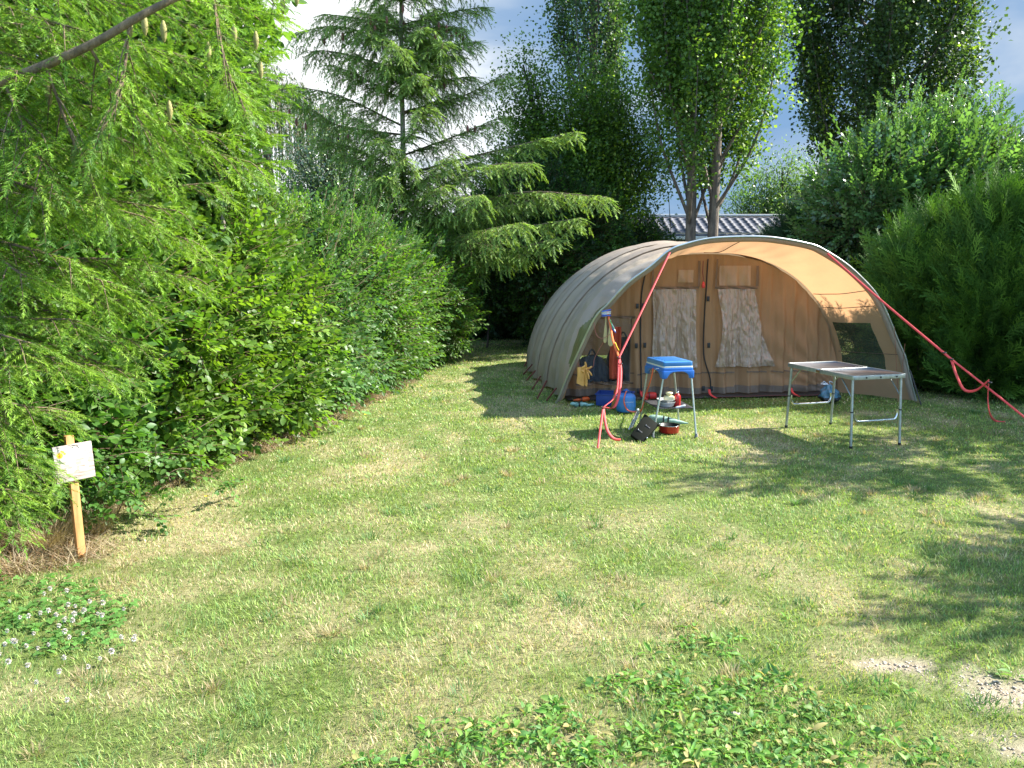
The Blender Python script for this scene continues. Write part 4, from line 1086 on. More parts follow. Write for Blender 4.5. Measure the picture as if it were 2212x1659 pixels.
meshm, ntm, Nm, Lm = mat('window_mesh')
pm = node(ntm, 'ShaderNodeBsdfPrincipled', Roughness=.7); Lm.new(ramp(ntm, obj_noise(ntm, 4, 4), [(.3, (.035, .045, .03)), (.7, (.07, .085, .05))]), pm.inputs['Base Color'])
tr = node(ntm, 'ShaderNodeBsdfTransparent'); ms = node(ntm, 'ShaderNodeMixShader'); ms.inputs[0].default_value = .30
Lm.new(pm.outputs[0], ms.inputs[1]); Lm.new(tr.outputs[0], ms.inputs[2]); om = node(ntm, 'ShaderNodeOutputMaterial'); Lm.new(ms.outputs[0], om.inputs['Surface'])
filmm, ntm, Nm, Lm = mat('window_film')
pm = node(ntm, 'ShaderNodeBsdfPrincipled', Roughness=.3); Lm.new(ramp(ntm, obj_noise(ntm, 5, 5, .6, (1, 1, .4)), [(.3, (.12, .13, .04)), (.7, (.24, .25, .11))]), pm.inputs['Base Color']); Lm.new(bump(ntm, obj_noise(ntm, 8, 5, .6, (1, 1, .4)), .6, .03), pm.inputs['Normal'])
tr = node(ntm, 'ShaderNodeBsdfTransparent'); ms = node(ntm, 'ShaderNodeMixShader'); ms.inputs[0].default_value = .30
Lm.new(pm.outputs[0], ms.inputs[1]); Lm.new(tr.outputs[0], ms.inputs[2]); om = node(ntm, 'ShaderNodeOutputMaterial'); Lm.new(ms.outputs[0], om.inputs['Surface'])
part_grid('side_window', wl, filmm); part_grid('side_window', wr, meshm)
# seams
sm = simple('seam_thread', (.10, .07, .05), .8)
for i in (38, 78, 122, 128, 145):
    mb = MB(); tube(mb, A[1:-1, i] + inw[1:-1, i] * .006, .0045 if i != 145 else .003, 5); mb.build('seam', sm, aw)
mb = MB(); edge = A[-1] + inw[-1] * .02; grid(mb, np.stack([A[-1], A[-1] + inw[-1] * .035 - EY * .004, A[-1] + inw[-1] * .05 + EY * .03])); mb.build('hem', sleeve_m, aw, smooth=True)
mb = MB(); tube(mb, E - inw[-1] * .012, .013, 8); mb.build('awning_hoop', alu, tent, smooth=True)

# front wall with folds
def folds(x, z):
    f = .034 * np.sin(x * 17 + .8 * np.sin(z * 2.2 + x)) + .017 * np.sin(x * 41 + 2.0 * np.sin(z * 1.5)) + .006 * np.sin(x * 83 + z * 3)
    f = f * (.35 + .85 * (1 - z / 1.75)) + .012 * np.sin((x * 9 - z * 5)) * np.exp(-((x + .3) / 1.6) ** 2)
    # gathers radiating to the lower right corner
    r = np.hypot(x - 1.75, z - .0); th = np.arctan2(z, 1.75 - x)
    f = f + .020 * np.sin(th * 26) * np.clip((x - .55) / .9, 0, 1) * np.clip(r, 0, 1)
    f = f + .010 * (fbm(x * 5 + 9, z * 3 + 4, 12) - .5)
    flat = np.clip(1 - np.abs(np.abs(x + .38) - .0) / .30, 0, 1)
    return f
def wallpt(x, z, off=0):
    p = FC + EX * np.asarray(x)[..., None] + EY * (.05 + folds(x, z) - off)[..., None]
    p[..., 2] = z; return p
nx, nz = 300, 90
xs = np.linspace(-1.73, 1.73, nx); top = (1.74 * (1 - (np.abs(xs) / 1.76) ** 2.3) ** (1 / 2.3))
Zf = np.linspace(0, 1, nz)[:, None] * (top - .03)[None] + .03
Xf = np.broadcast_to(xs, Zf.shape)
W = wallpt(Xf, Zf)
idx = np.arange(nz * nx).reshape(nz, nx); q = np.stack([idx[:-1, :-1], idx[:-1, 1:], idx[1:, 1:], idx[1:, :-1]], -1)
xc = (Xf[:-1, :-1] + Xf[1:, 1:]) / 2; zc = (Zf[:-1, :-1] + Zf[1:, 1:]) / 2
dark = (xc > -1.55) & (xc < -.92) & (zc > .20) & (zc < .98)
sk = (zc < .115) & ~dark
mb = MB(); mb.add(W.reshape(-1, 3), q[~dark & ~sk].reshape(-1, 4))
fp = mb.build('front_panel', inner_m, tent, smooth=True)
mb = MB(); mb.add(W.reshape(-1, 3), q[sk].reshape(-1, 4)); mb.build('mud_skirt', skirt_m, tent, smooth=True)
mb = MB(); mb.add(wallpt(Xf, Zf, .012).reshape(-1, 3), q[(zc > .285) & (zc < .30) & ~dark].reshape(-1, 4)); mb.build('hem_seam', simple('hem_seam', (.22, .15, .10), .8), fp, smooth=True)
# crumpled plastic panes
def pane_mat(name, base, rough, tr_=0):
    m, nt, N, L = mat(name)
    p = node(nt, 'ShaderNodeBsdfPrincipled', Roughness=rough); p.inputs['Specular IOR Level'].default_value = .9
    p.inputs['Coat Weight'].default_value = .8; p.inputs['Coat Roughness'].default_value = .12
    cr_ = obj_noise(nt, 16, 7, .66, (1.6, 1.6, .22)); L.new(ramp(nt, cr_, [(.30, tuple(np.array(base) * .8)), (.47, base), (.72, tuple(np.array(base) * .6 + np.array([.17, .155, .165]) * (0 if tr_ else 1)))]), p.inputs['Base Color'])  # whitish wrinkle peaks paint the sheen of the plastic into the colour
    b1 = bump(nt, obj_noise(nt, 9, 6, .6, (1.6, 1.6, .35)), .75, .09)
    b = node(nt, 'ShaderNodeBump', Strength=.45, Distance=.014); L.new(obj_noise(nt, 38, 5, .6, (1, 1, .6)), b.inputs['Height']); L.new(b1, b.inputs['Normal'])
    L.new(b.outputs['Normal'], p.inputs['Normal']); L.new(b.outputs['Normal'], p.inputs['Coat Normal'])
    if tr_:
        t = node(nt, 'ShaderNodeBsdfTransparent'); t.inputs['Color'].default_value = (.8, .85, .9, 1)
        s = node(nt, 'ShaderNodeMixShader'); s.inputs[0].default_value = tr_; L.new(p.outputs[0], s.inputs[1]); L.new(t.outputs[0], s.inputs[2]); out = s.outputs[0]
    else: out = p.outputs[0]
    o = node(nt, 'ShaderNodeOutputMaterial'); L.new(out, o.inputs['Surface']); return m
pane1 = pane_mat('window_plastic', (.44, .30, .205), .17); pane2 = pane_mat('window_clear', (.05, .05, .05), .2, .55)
upper_m = cloth('upper_window', (.54, .37, .23), (.5, .36, .22), .3, (.8, .6, .4), .4, .12, 300, .3, 10, .5)
def pane(name, x0, x1, z0, z1, m, off, skew=0.0, curve=.0, seed=0, par=fp, wr=0):
    a, b = 90, 110
    u, v = np.meshgrid(np.linspace(0, 1, a), np.linspace(0, 1, b))
    z = z0 + (z1 - z0) * v
    x = x0 + (x1 - x0) * u + skew * (1 - v) ** 1.5 * u + curve * np.sin(PI * v) * (1 - u)
    tp = 1.74 * (1 - (np.abs(x) / 1.76) ** 2.3) ** (1 / 2.3)
    z = np.minimum(z, tp - .02)
    w = .012 * np.sin(x * 30 + 3 * v + seed) * (1 - v) + .008 * (fbm(x * 14, z * 5, 70 + seed) - .5)
    if wr: w = w + wr * (np.abs(fbm(x * 13 + 2 * z, z * 4 - x * 5, 90 + seed, 3) - .5) * -1.6 + .35 * (fbm(x * 40 + z * 6, z * 16, 30 + seed, 2) - .5))
    mb = MB(); grid(mb, wallpt(x, z, off + w)); return mb.build(name, m, par, smooth=True)
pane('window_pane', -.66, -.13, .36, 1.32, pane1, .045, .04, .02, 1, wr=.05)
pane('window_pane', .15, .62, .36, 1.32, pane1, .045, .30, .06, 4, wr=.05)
pane('upper_window', -.34, -.16, 1.40, 1.55, upper_m, .022, 0, 0, 2); pane('upper_window', .17, .56, 1.36, 1.60, upper_m, .022, 0, 0, 3)
pane('clear_window', -1.56, -.91, .19, .99, pane2, .01, 0, 0, 5)
band = simple('window_band', (.20, .13, .085), .8)
for x0, x1, z0, z1 in [(-.68, -.10, 1.32, 1.35), (.12, .64, 1.32, 1.35), (-.68, -.655, 1.35, 1.60), (-.115, -.09, 1.35, 1.66), (.12, .145, 1.35, 1.68), (.62, .65, 1.35, 1.60), (-1.60, -.88, .97, 1.0), (-1.60, -.88, .165, .19)]:
    pane('window_band', x0, x1, z0, z1, band, .034)
zipm = blackp
for pts in ([(-.79, .05), (-.795, .5), (-.80, .9), (-.80, 1.25), (-.76, 1.50)], [(.115, .05), (.10, .22), (.035, .42), (.012, .6), (.01, 1.0), (.01, 1.5), (.015, 1.68)]):
    s = spline([(a, b, 0) for a, b in pts], 50); mb = MB(); tube(mb, wallpt(s[:, 0], s[:, 1], .02), .009, 5); mb.build('zip', zipm, fp)
for x, z in [(-.86, 1.12), (-.86, .64), (-.74, .64), (.065, .63), (.04, 1.20), (-.83, .09), (.03, .09), (.12, .09), (-.77, 1.12)]:
    mb = MB(); p = wallpt(np.array([x]), np.array([z]), .03)[0]; box(mb, p, (.035, .008, .06)); mb.build('zip_tag', blackp, fp, bevel=.003)
mb = MB(); p = [wallpt(np.array([x]), np.array([z]), .04)[0] for x, z in [(-.06, 1.66), (-.065, 1.52), (-.05, 1.45), (-.055, 1.36)]]; strap(mb, p, .010, .004, EX); mb.build('hanging_loop', brownrub, fp)
mb = MB(); lathe(mb, [(.001, -.04), (.018, -.03), (.020, 0), (.014, .03), (.001, .045)], wallpt(np.array([-.055]), np.array([1.37]), .06)[0], 10); mb.build('red_toggle', redweb, fp, smooth=True)
# groundsheet
gs = simple('groundsheet', (.045, .04, .04), .6, bmp=.3)
mb = MB(); A_ = np.array([[FC + EX * x + EY * y + [0, 0, .012 + .006 * math.sin(x * 9 + y * 4)] for x in np.linspace(-1.72, 1.72, 30)] for y in (-.14, -.05, .4, 1.5, 3.1)]); grid(mb, A_); mb.build('groundsheet', gs, tent, smooth=True, solid=.006)
mb = MB(); strap(mb, spline([FC + EX * x - EY * (.17 + .02 * math.sin(x * 7)) + [0, 0, .02] for x in np.linspace(.1, 1.5, 12)], 40), .009, .004, EY); mb.build('ground_strap', brownrub, tent)
for x in (-.80, .06, 1.12):
    mb = MB(); c0 = FC + EX * x - EY * .1 + [0, 0, .04]; strap(mb, spline([c0 + [0, .08, .05], c0, c0 + [.05, -.09, -.03]], 12), .03, .006, EX); mb.build('ground_strap', redweb, tent)

# guy straps
S0 = E[np.argmin(np.abs(E - P(1446, 543, 9.02)).sum(1))] + [0, -.02, -.01]
kn = P(1337, 772, 8.05); kn2 = P(1303, 880, 7.62); peg = G(1291, 966)
mb = MB(); strap(mb, spline([S0, (S0 + kn) / 2 + [0, 0, -.005], kn], 20), .022, .003, [.9, .1, .45])
mid = P(1344, 838, 7.82)
strap(mb, spline([kn, P(1331, 850, 7.85), kn2], 14), .018, .003, [.9, .1, .3])
strap(mb, spline([kn, P(1341, 800, 8.0), P(1338, 848, 7.86), P(1326, 880, 7.75), kn2], 20), .026, .003, [.95, .1, .15])
strap(mb, spline([kn2, (kn2 + peg) / 2, peg + [0, 0, -.03]], 12), .022, .003, [.9, .2, .3])
gsx = mb.build('guy_strap', redweb, tent)
mb = MB(); le = G(1340, 953)
strap(mb, spline([kn2, P(1306, 905, 7.55), P(1312, 930, 7.45), P(1325, 947, 7.4) + [0, 0, 0], le + [0, 0, .01]], 24), .026, .003, [.9, .3, .5]); mb.build('loose_end', redweb, gsx)
for q in (kn, kn2, P(1340, 785, 8.02)):
    mb = MB(); lathe(mb, [(.019, -.006), (.023, 0), (.019, .006), (.015, 0), (.019, -.006)], q, 12, rotm((1, 0, 0), .3)); mb.build('buckle', blackp, gsx, smooth=True)
S1 = E[np.argmin(np.abs(E - P(1785, 546, 9.27)).sum(1))] + [0, -.02, -.01]
bk = P(2055, 776, 7.85); pg = G(2320, 985)
mb = MB(); strap(mb, spline([S1, (S1 + bk) / 2 + [0, 0, -.01], bk], 24), .022, .003, [.1, .4, .9])
strap(mb, spline([bk, (bk + pg) / 2, pg - [0, 0, .02]], 16), .019, .003, [.2, .3, .9])
gs2 = mb.build('guy_strap', redweb, tent)
mb = MB(); strap(mb, spline([bk, P(2066, 810, 7.8), P(2083, 842, 7.75), P(2108, 843, 7.65), P(2136, 822, 7.5)], 20), .026, .003, [.3, .3, .9]); mb.build('loose_end', redweb, gs2)
mb = MB(); strap(mb, spline([P(2136, 826, 7.5), P(2134, 860, 7.5), P(2138, 893, 7.5), G(2150, 913) + [0, 0, .02], G(2170, 915) + [0, 0, .02]], 20), .022, .003, [.5, .5, .2]); mb.build('loose_end', redweb, gs2)
for q in (bk, P(2040, 762, 7.93), P(2138, 826, 7.5)):
    mb = MB(); lathe(mb, [(.018, -.008), (.022, 0), (.018, .008), (.013, 0), (.018, -.008)], q, 12); mb.build('buckle', blackp, gs2, smooth=True)
# rubber peg straps along the left foot
for (a, b) in [((1150, 787), (1130, 809), ), ((1157, 800), (1137, 822)), ((1168, 812), (1149, 842)), ((1181, 822), (1160, 862)), ((1202, 838), (1180, 866)), ((1142, 772), (1133, 792))]:
    q = G(*b); p = P(*a, q[1] + .06)
    mb = MB(); strap(mb, np.array([p, (p + q) / 2, q]), .022, .005, [.8, .6, 0]); ps = mb.build('peg_strap', brownrub, tent)
    mb = MB(); tube(mb, np.array([q + [-.012, -.01, .05], q + [.01, .01, -.06]]), .005, 6); mb.build('peg', steel, ps)
# thin guy lines at the right edge
mb = MB(); a = P(1932, 705, 9.5); b = G(1941, 868); c_ = P(1955, 742, 9.55)
tube(mb, np.array([a, a * .4 + b * .6, b]), .003, 4); tube(mb, np.array([c_, b]), .003, 4); mb.build('guy_line', simple('brown_cord', (.35, .14, .08), .8), tent)
mb = MB(); tube(mb, np.array([P(1966, 800, 9.58), G(1990, 875)]), .008, 6); mb.build('corner_strap', simple('dark_strap', (.05, .045, .04), .7), tent)
mb = MB(); pc = P(1281, 705, 9.2); tube(mb, spline([P(1283, 697, 9.22), P(1288, 722, 9.2), P(1300, 731, 9.15), P(1318, 722, 9.1)], 16), .003, 5)
tube(mb, spline([P(1322, 712, 9.15), P(1300, 745, 9.2), P(1284, 775, 9.25), P(1281, 792, 9.25), P(1262, 800, 9.3), P(1246, 783, 9.33)], 24), .003, 5); mb.build('clothes_line', simple('pink_cord', (.45, .15, .12), .7), tent)
mb = MB(); strap(mb, spline([P(1312, 672, 9.12), P(1318, 700, 9.0), P(1324, 735, 8.6), kn], 18), .022, .004, [.9, 0, .2]); mb.build('side_strap', simple('orange_webbing', (.85, .16, .04), .6, var=.05), tent)
# things seen dimly inside the tent
bagm = simple('grey_blue_bag', (.09, .12, .17), .7, bmp=.5); bag2 = simple('dark_bag', (.03, .03, .035), .7); 
for (x, y, z, sx, sy, sz, m_, nm, lb, ct) in [(-1.3, .5, .25, .22, .18, .46, bagm, 'sports_bag', 'grey blue bag standing inside the tent behind the clear side window', 'bag'), (-.85, .7, .35, .2, .2, .66, bag2, 'backpack', 'dark backpack inside the tent beside the grey blue bag', 'backpack')]:
    q = FC + EX * x + EY * y; mb = MB(); 
    prof = [(.001, 0), (sx * .85, .01), (sx, sz * .2), (sx * .95, sz * .6), (sx * .6, sz * .92), (.03, sz)]
    lathe(mb, prof, (0, 0, 0), 20); V = mb.V[0]; V[:, 1] *= .6; V[:, 0] += .02 * np.sin(V[:, 2] * 30); mb.V[0] = V + q + [0, 0, .02]
    t_ = thing(nm, tuple(q + [0, 0, .02]), lb, ct); mb.build('body', m_, t_, smooth=True)
    mb = MB(); tube(mb, spline([q + [-.05, -.02, sz], q + [0, -.03, sz + .09], q + [.06, -.02, sz]], 12), .012, 6); mb.build('handle', bag2, t_, smooth=True)
# red towel hanging in the awning, rope coil, boards, gloves
q0 = P(1330, 706, 9.3)
u, v = np.meshgrid(np.linspace(0, 1, 14), np.linspace(0, 1, 30))
T_ = q0 + np.stack([(u - .5) * .115 + .006 * np.sin(v * 7), .02 * np.sin(u * 11 + v * 2), -v * .60], -1)
mb = MB(); grid(mb, T_); tag(mb.build('towel', cloth('towel_red', (.42, .07, .035), (.42, .07, .035), .1, (.5, .1, .05), .9, .15, 300, .5, 20), loc=q0, smooth=True, solid=.006), 'long narrow red towel hanging behind the ropes at the left of the awning', 'towel')
ropeb = simple('rope_blue', (.05, .12, .55), .6); ropew = simple('rope_white', (.7, .72, .7), .6); ropeg = simple('rope_green', (.15, .5, .15), .6); ropey = simple('rope_yellow', (.8, .5, .03), .6)
r0 = P(1311, 676, 9.1); rt = thing('rope_bundle', tuple(r0), 'bundle of blue, white and green rope tied to the left awning edge', 'rope')
for k, (m_, dz, tl) in enumerate([(ropeb, .026, .1), (ropew, .010, .02), (ropew, -.008, .04), (ropeb, -.024, -.08), (ropeb, -.03, .05)]):
    mb = MB(); a = np.linspace(0, 2 * PI, 25); c0 = r0 + [-.008, 0, dz]
    tube(mb, np.stack([c0[0] + .05 * np.cos(a), c0[1] + .03 * np.sin(a), c0[2] + tl * .1 * np.cos(a)], -1), .0055, 6); mb.build('rope_loop', m_, rt, smooth=True)
for m_, pts in [(ropeg, [(1317, 690, 9.0), (1322, 702, 8.95), (1327, 712, 8.85)]), (ropew, [(1318, 694, 9), (1325, 706, 8.92), (1329, 716, 8.8)]), (ropeb, [(1322, 705, 8.95), (1326, 714, 8.85), (1330, 718, 8.8)]), (ropey, [(1329, 740, 8.5), (1333, 750, 8.35), (1337, 757, 8.2)])]:
    mb = MB(); tube(mb, spline([P(*p) for p in pts], 10), .006, 6); mb.build('rope_end', m_, rt, smooth=True)
woodp = simple('pale_wood', (.55, .43, .20), .6, stretch=(1, 1, .15), scale=30)
for i, (px, y0, y1, w_, lb) in enumerate([(1309, 680, 741, .042, 'long narrow pale wooden spatula hanging from the rope bundle, left of the pair'), (1318, 690, 748, .06, 'broad round ended pale wooden spatula hanging right of the narrow one')]):
    a = P(px, y0, 9.15 - .02 * i); b = P(px + (-2 if i == 0 else 1), y1, 9.15 - .02 * i); h = a[2] - b[2]; mb = MB()
    prof = [(.35, 0), (.36, .3), (.7, .5), (1, .75), (.9, .93), (.4, 1)]
    V = []
    for wf, t in prof:
        c0 = a * (1 - t) + b * t; V += [c0 + [-w_ / 2 * wf, -.006, 0], c0 + [w_ / 2 * wf, -.006, 0], c0 + [w_ / 2 * wf, .006, 0], c0 + [-w_ / 2 * wf, .006, 0]]
    F = [[3, 2, 1, 0], [20, 21, 22, 23]]
    for k in range(5):
        for j in range(4): F.append([k * 4 + j, k * 4 + (j + 1) % 4, k * 4 + 4 + (j + 1) % 4, k * 4 + 4 + j])
    mb.add(V, F); tag(mb.build('wooden_spatula', woodp, loc=a, bevel=.003), lb, 'spatula', 'wooden spatulas on the rope bundle')
glm = simple('orange_rubber', (.72, .36, .09), .45, bmp=.25, bscale=40)
for i, (px, dY, rz, lb) in enumerate([(1256, 0, .1, 'orange rubber glove hanging flat from the clothes line, the left one of the pair'), (1266, .03, -.5, 'orange rubber glove with fingers folded up over the clothes line, right of the flat one')]):
    a = P(px, 793, 9.28 + dY); s = .21; g_ = thing('rubber_glove', tuple(a), lb, 'glove', 'pair of rubber gloves on the line'); mb = MB()
    n_ = 14
    u, v = np.meshgrid(np.linspace(0, 2 * PI, 13), np.linspace(0, 1, n_))
    wd = (.046 if i == 0 else .034) * (1 - .12 * v) * (1 + .06 * np.sin(v * 9)); c, s_ = math.cos(rz), math.sin(rz)
    X = np.cos(u) * wd; Yb = np.sin(u) * .013 * (1 + .3 * np.sin(v * 5)); Z = -v * .205 - .02 * np.cos(u) * v
    A_ = a + np.stack([X * c - Yb * s_ - v * .012, X * s_ + Yb * c, Z], -1); grid(mb, A_)
    mb.build('cuff', glm, g_, smooth=True)
    fs = [(.01, .07, .02), (.02, .055, .05), (.005, .05, -.03)] if i == 0 else [(-.012, .0, .075), (.05, .0, .035), (.05, .0, -.06), (.025, .0, -.09), (-.005, .0, .05)]
    for k, f in enumerate(fs):
        b0 = a + [f[0] * .3, -.012, -.01 - .012 * k]; b1 = b0 + ([f[0] + .015, -.01, f[2]] if i == 0 else [f[0], -.02, f[2]])
        mb = MB(); tube(mb, spline([b0, (b0 + b1) / 2 + [.004, -.008, .003], b1], 8), [.010, .012, .012, .012, .012, .012, .010, .006], 8); mb.build('finger', glm, g_, smooth=True)

# ================================================================== folding table
tc_ = np.array([3.145, 7.70, 0]); Ld = norm(np.array([.27, -.963, 0])); Sd = np.array([.963, .27, 0]); Hh = .65
tab = thing('folding_table', tuple(tc_), 'aluminium folding camping table with grey top standing right of the tent entrance', 'table')
alug = simple('table_alu', (.42, .45, .43), .38, .75, scale=30); topm = simple('table_top_grey', (.115, .125, .14), .30, 0, .5, var=.05, scale=40)
Lh, Sh = .50, .285
def tp(l, s, z): return tc_ + Ld * l + Sd * s + np.array([0, 0, z])
def rim(mb, l0, l1, s0, s1, z0, z1, w_, r=.035):
    out = []
    for (cl, cs, a0) in [(l1 - r, s1 - r, 0), (l0 + r, s1 - r, 90), (l0 + r, s0 + r, 180), (l1 - r, s0 + r, 270)]:
        for a in np.radians(np.linspace(a0, a0 + 90, 6)): out.append((cl + r * math.cos(a), cs + r * math.sin(a)))
    out = np.array(out); n = len(out); cl, cs = (l0 + l1) / 2, (s0 + s1) / 2
    inn = np.array([(cl + (a - cl) * (1 - w_ / abs(l1 - l0) * 2), cs + (b - cs) * (1 - w_ / abs(s1 - s0) * 2)) for a, b in out])
    V = [tp(a, b, z0) for a, b in out] + [tp(a, b, z1) for a, b in out] + [tp(a, b, z1) for a, b in inn] + [tp(a, b, z0) for a, b in inn]
    F = []
    for k in range(n):
        k2 = (k + 1) % n
        for j in range(4): F.append([j * n + k, j * n + k2, ((j + 1) % 4) * n + k2, ((j + 1) % 4) * n + k])
    mb.add(V, F); return inn
mb = MB(); inn1 = rim(mb, .002, Lh, -Sh, Sh, Hh - .035, Hh + .003, .012); inn0 = rim(mb, -Lh, -.002, -Sh, Sh, Hh - .035, Hh + .003, .012); mb.build('top_frame', alug, tab, bevel=.002)
for inn in (inn1, inn0):
    mb = MB(); n = len(inn); V = [tp(a, b, Hh) for a, b in inn] + [tp(a, b, Hh - .012) for a, b in inn]
    mb.add(V, [list(range(n)), list(range(n, 2 * n))[::-1]] + [[k, (k + 1) % n, n + (k + 1) % n, n + k] for k in range(n)]); mb.build('table_top', topm, tab)
for sl_ in (-1, 1):
    for ss in (-1, 1):
        a = tp(sl_ * (Lh - .045), ss * (Sh - .03), Hh - .03); b = tp(sl_ * (Lh - .01), ss * (Sh - .025), 0)
        mb = MB(); tube(mb, np.array([a, b]), .0125, 10); lg = mb.build('leg', alug, tab, smooth=True)
        cq = a * .52 + b * .48; mb = MB(); tube(mb, np.array([cq + [0, 0, .006], cq - [0, 0, .006]]), .0145, 10); mb.build('collar', blackp, lg)
        mb = MB(); tube(mb, np.array([b + [0, 0, .02], b]), .015, 10); mb.build('foot_cap', blackp, lg)
        mb = MB(); strap(mb, np.array([a * .72 + b * .28, tp(sl_ * (Lh - .20), ss * (Sh - .03), Hh - .035)]), .014, .003, Sd); mb.build('brace', alug, tab)
    z1, z0 = .33, .235; l_ = sl_ * (Lh - .03)
    pts = [tp(l_, -Sh + .055, z1), tp(l_, -Sh + .055, z0 + .05), tp(l_, -Sh + .075, z0 + .01), tp(l_, -Sh + .12, z0), tp(l_, Sh - .12, z0), tp(l_, Sh - .075, z0 + .01), tp(l_, Sh - .055, z0 + .05), tp(l_, Sh - .055, z1)]
    mb = MB(); tube(mb, spline(pts, 40), .011, 10); mb.build('support_bar', steel, tab, smooth=True)
for ss in (-1, 1):
    mb = MB(); box(mb, tp(0, ss * (Sh + .002), Hh - .017), (.05, .006, .022), np.stack([Ld, Sd, [0, 0, 1]], 1)); mb.build('hinge', simple('brass_hinge', (.25, .15, .07), .4, .8), tab, bevel=.002)
mb = MB()
for s_ in (-.15, 0, .17): lathe(mb, [(.001, 0), (.008, .001), (.008, .004), (.001, .006)], tp(Lh + .003, s_, Hh - .017), 8, rotm((1, 0, 0), PI / 2))
mb.build('rivets', blackp, tab)

# ================================================================== camping stove
blue = simple('blue_enamel', (.03, .17, .42), .32, 0, .6, var=.06, coat=.3); blued = simple('blue_plastic', (.02, .14, .47), .4, var=.05); cream = simple('cream_strip', (.66, .66, .55), .5, var=.05)
sc_ = np.array([1.53, 7.92, 0]); R_ = rotm((0, 0, 1), math.radians(13)); st = thing('camping_stove', tuple(sc_), 'blue two burner camping stove with closed lid on four splayed metal legs', 'stove')
def sp(x, y, z): return sc_ + R_ @ np.array([x, y, 0]) + np.array([0, 0, z])
W2, D2 = .150, .215
def slab(mb, x, y, z0, z1, tx=0, r=.02):
    pts = []
    for (cx_, cy_, a0) in [(x - r, y - r, 0), (-x + r, y - r, 90), (-x + r, -y + r, 180), (x - r, -y + r, 270)]:
        for a in np.radians(np.linspace(a0, a0 + 90, 6)): pts.append((cx_ + r * math.cos(a), cy_ + r * math.sin(a)))
    n = len(pts); f = 1 - tx
    V = [sp(a, b, z0) for a, b in pts] + [sp(a, b, z1 - (.006 if tx else 0)) for a, b in pts] + ([sp(a * f, b * f, z1) for a, b in pts] if tx else [])
    F = [list(range(n))[::-1]] + [[k, (k + 1) % n, n + (k + 1) % n, n + k] for k in range(n)]
    if tx: F += [[n + k, n + (k + 1) % n, 2 * n + (k + 1) % n, 2 * n + k] for k in range(n)] + [list(range(2 * n, 3 * n))]
    else: F += [list(range(n, 2 * n))]
    mb.add(V, F)
mb = MB(); slab(mb, W2, D2, .668, .712, .04); lid = mb.build('lid', blue, st, bevel=.004)
mb = MB()
for k in range(5): box(mb, sp(0, -.14 + k * .07, .7145), (.22, .022, .005), R_)
mb.build('lid_ribs', blue, lid, bevel=.002)
mb = MB(); slab(mb, W2 + .002, D2 + .002, .654, .667); mb.build('trim', cream, st, bevel=.002)
mb = MB(); slab(mb, W2 + .006, D2 + .006, .618, .6535); mb.build('body', blued, st, bevel=.004)
# arched aprons on the short and long sides, ending in leg sockets
for (axis, half, off) in [('x', W2 + .006, -(D2 + .004)), ('x', W2 + .006, D2 + .004), ('y', D2 + .006, -(W2 + .004)), ('y', D2 + .006, W2 + .004)]:
    mb = MB(); n = 25; V = []
    for sgn in (-.008, .008):
        for t in np.linspace(-1, 1, n):
            z = .555 + .063 * max(0, 1 - (abs(t) / .72) ** 3) ** .6 if abs(t) < .72 else .555
            x = t * half
            V += [sp(x, off + sgn, z) if axis == 'x' else sp(off + sgn, x, z), sp(x, off + sgn, .625) if axis == 'x' else sp(off + sgn, x, .625)]
    F = []
    for k in range(n - 1):
        a, b = 2 * k, 2 * n + 2 * k
        F += [[a, a + 2, a + 3, a + 1], [b, b + 1, b + 3, b + 2], [a, b, b + 2, a + 2], [a + 1, a + 3, b + 3, b + 1]]
    F += [[0, 1, 2 * n + 1, 2 * n], [2 * n - 2, 4 * n - 2, 4 * n - 1, 2 * n - 1]]
    mb.add(V, F); mb.build('apron', blued, st, bevel=.002)
lm = simple('leg_alu', (.48, .52, .45), .4, .6, scale=40)
feet = {(-1, -1): G(1410, 944), (1, -1): G(1504, 944), (1, 1): G(1467, 916), (-1, 1): G(1381, 921)}
legmid = []
for (a, b), f in feet.items():
    top_ = sp(a * (W2 - .012), b * (D2 - .014), .60)
    mb = MB(); tube(mb, np.array([top_ + [0, 0, .02], top_ - [0, 0, .05]]), [.026, .021], 12); mb.build('leg_socket', blued, st, smooth=False)
    mb = MB(); tube(mb, np.array([top_, f]), .0095, 10); l_ = mb.build('leg', lm, st, smooth=True)
    mb = MB(); tube(mb, np.array([f + [0, 0, .035], f + [0, 0, -.002]]), [.012, .017], 10); mb.build('foot', simple('grey_rubber', (.16, .17, .18), .7), l_)
    t = 1 - .27 / .6; legmid.append(top_ * (1 - t) + f * t)
mb = MB(); V = np.array(legmid)[[0, 1, 2, 3]]; cV = V.mean(0)
u, v = np.meshgrid(np.linspace(0, 1, 14), np.linspace(0, 1, 14)); A_ = (V[0] * ((1 - u) * (1 - v))[..., None] + V[1] * (u * (1 - v))[..., None] + V[2] * (u * v)[..., None] + V[3] * ((1 - u) * v)[..., None])
A_[..., 2] -= .03 * np.sin(PI * u) * np.sin(PI * v); grid(mb, A_); shelf_m = simple('black_nylon', (.02, .02, .024), .6, bmp=.4)
mb.build('cloth_shelf', shelf_m, st, smooth=True, solid=.005)
hook = MB(); tube(hook, spline([sp(-W2 - .01, -.13, .64), sp(-W2 - .04, -.12, .635), sp(-W2 - .05, -.1, .60)], 8), .003, 5); hook.build('regulator', steel, st)
hose_m = simple('orange_hose', (.75, .12, .03), .4, coat=.3)
mb = MB(); tube(mb, spline([sp(-W2 - .012, .0, .63), sp(-W2 - .03, .01, .52), P(1396, 850, 8.1), P(1386, 885, 8.1), P(1378, 893, 8.15)], 24), .007, 8); mb.build('hose', hose_m, st, smooth=True)

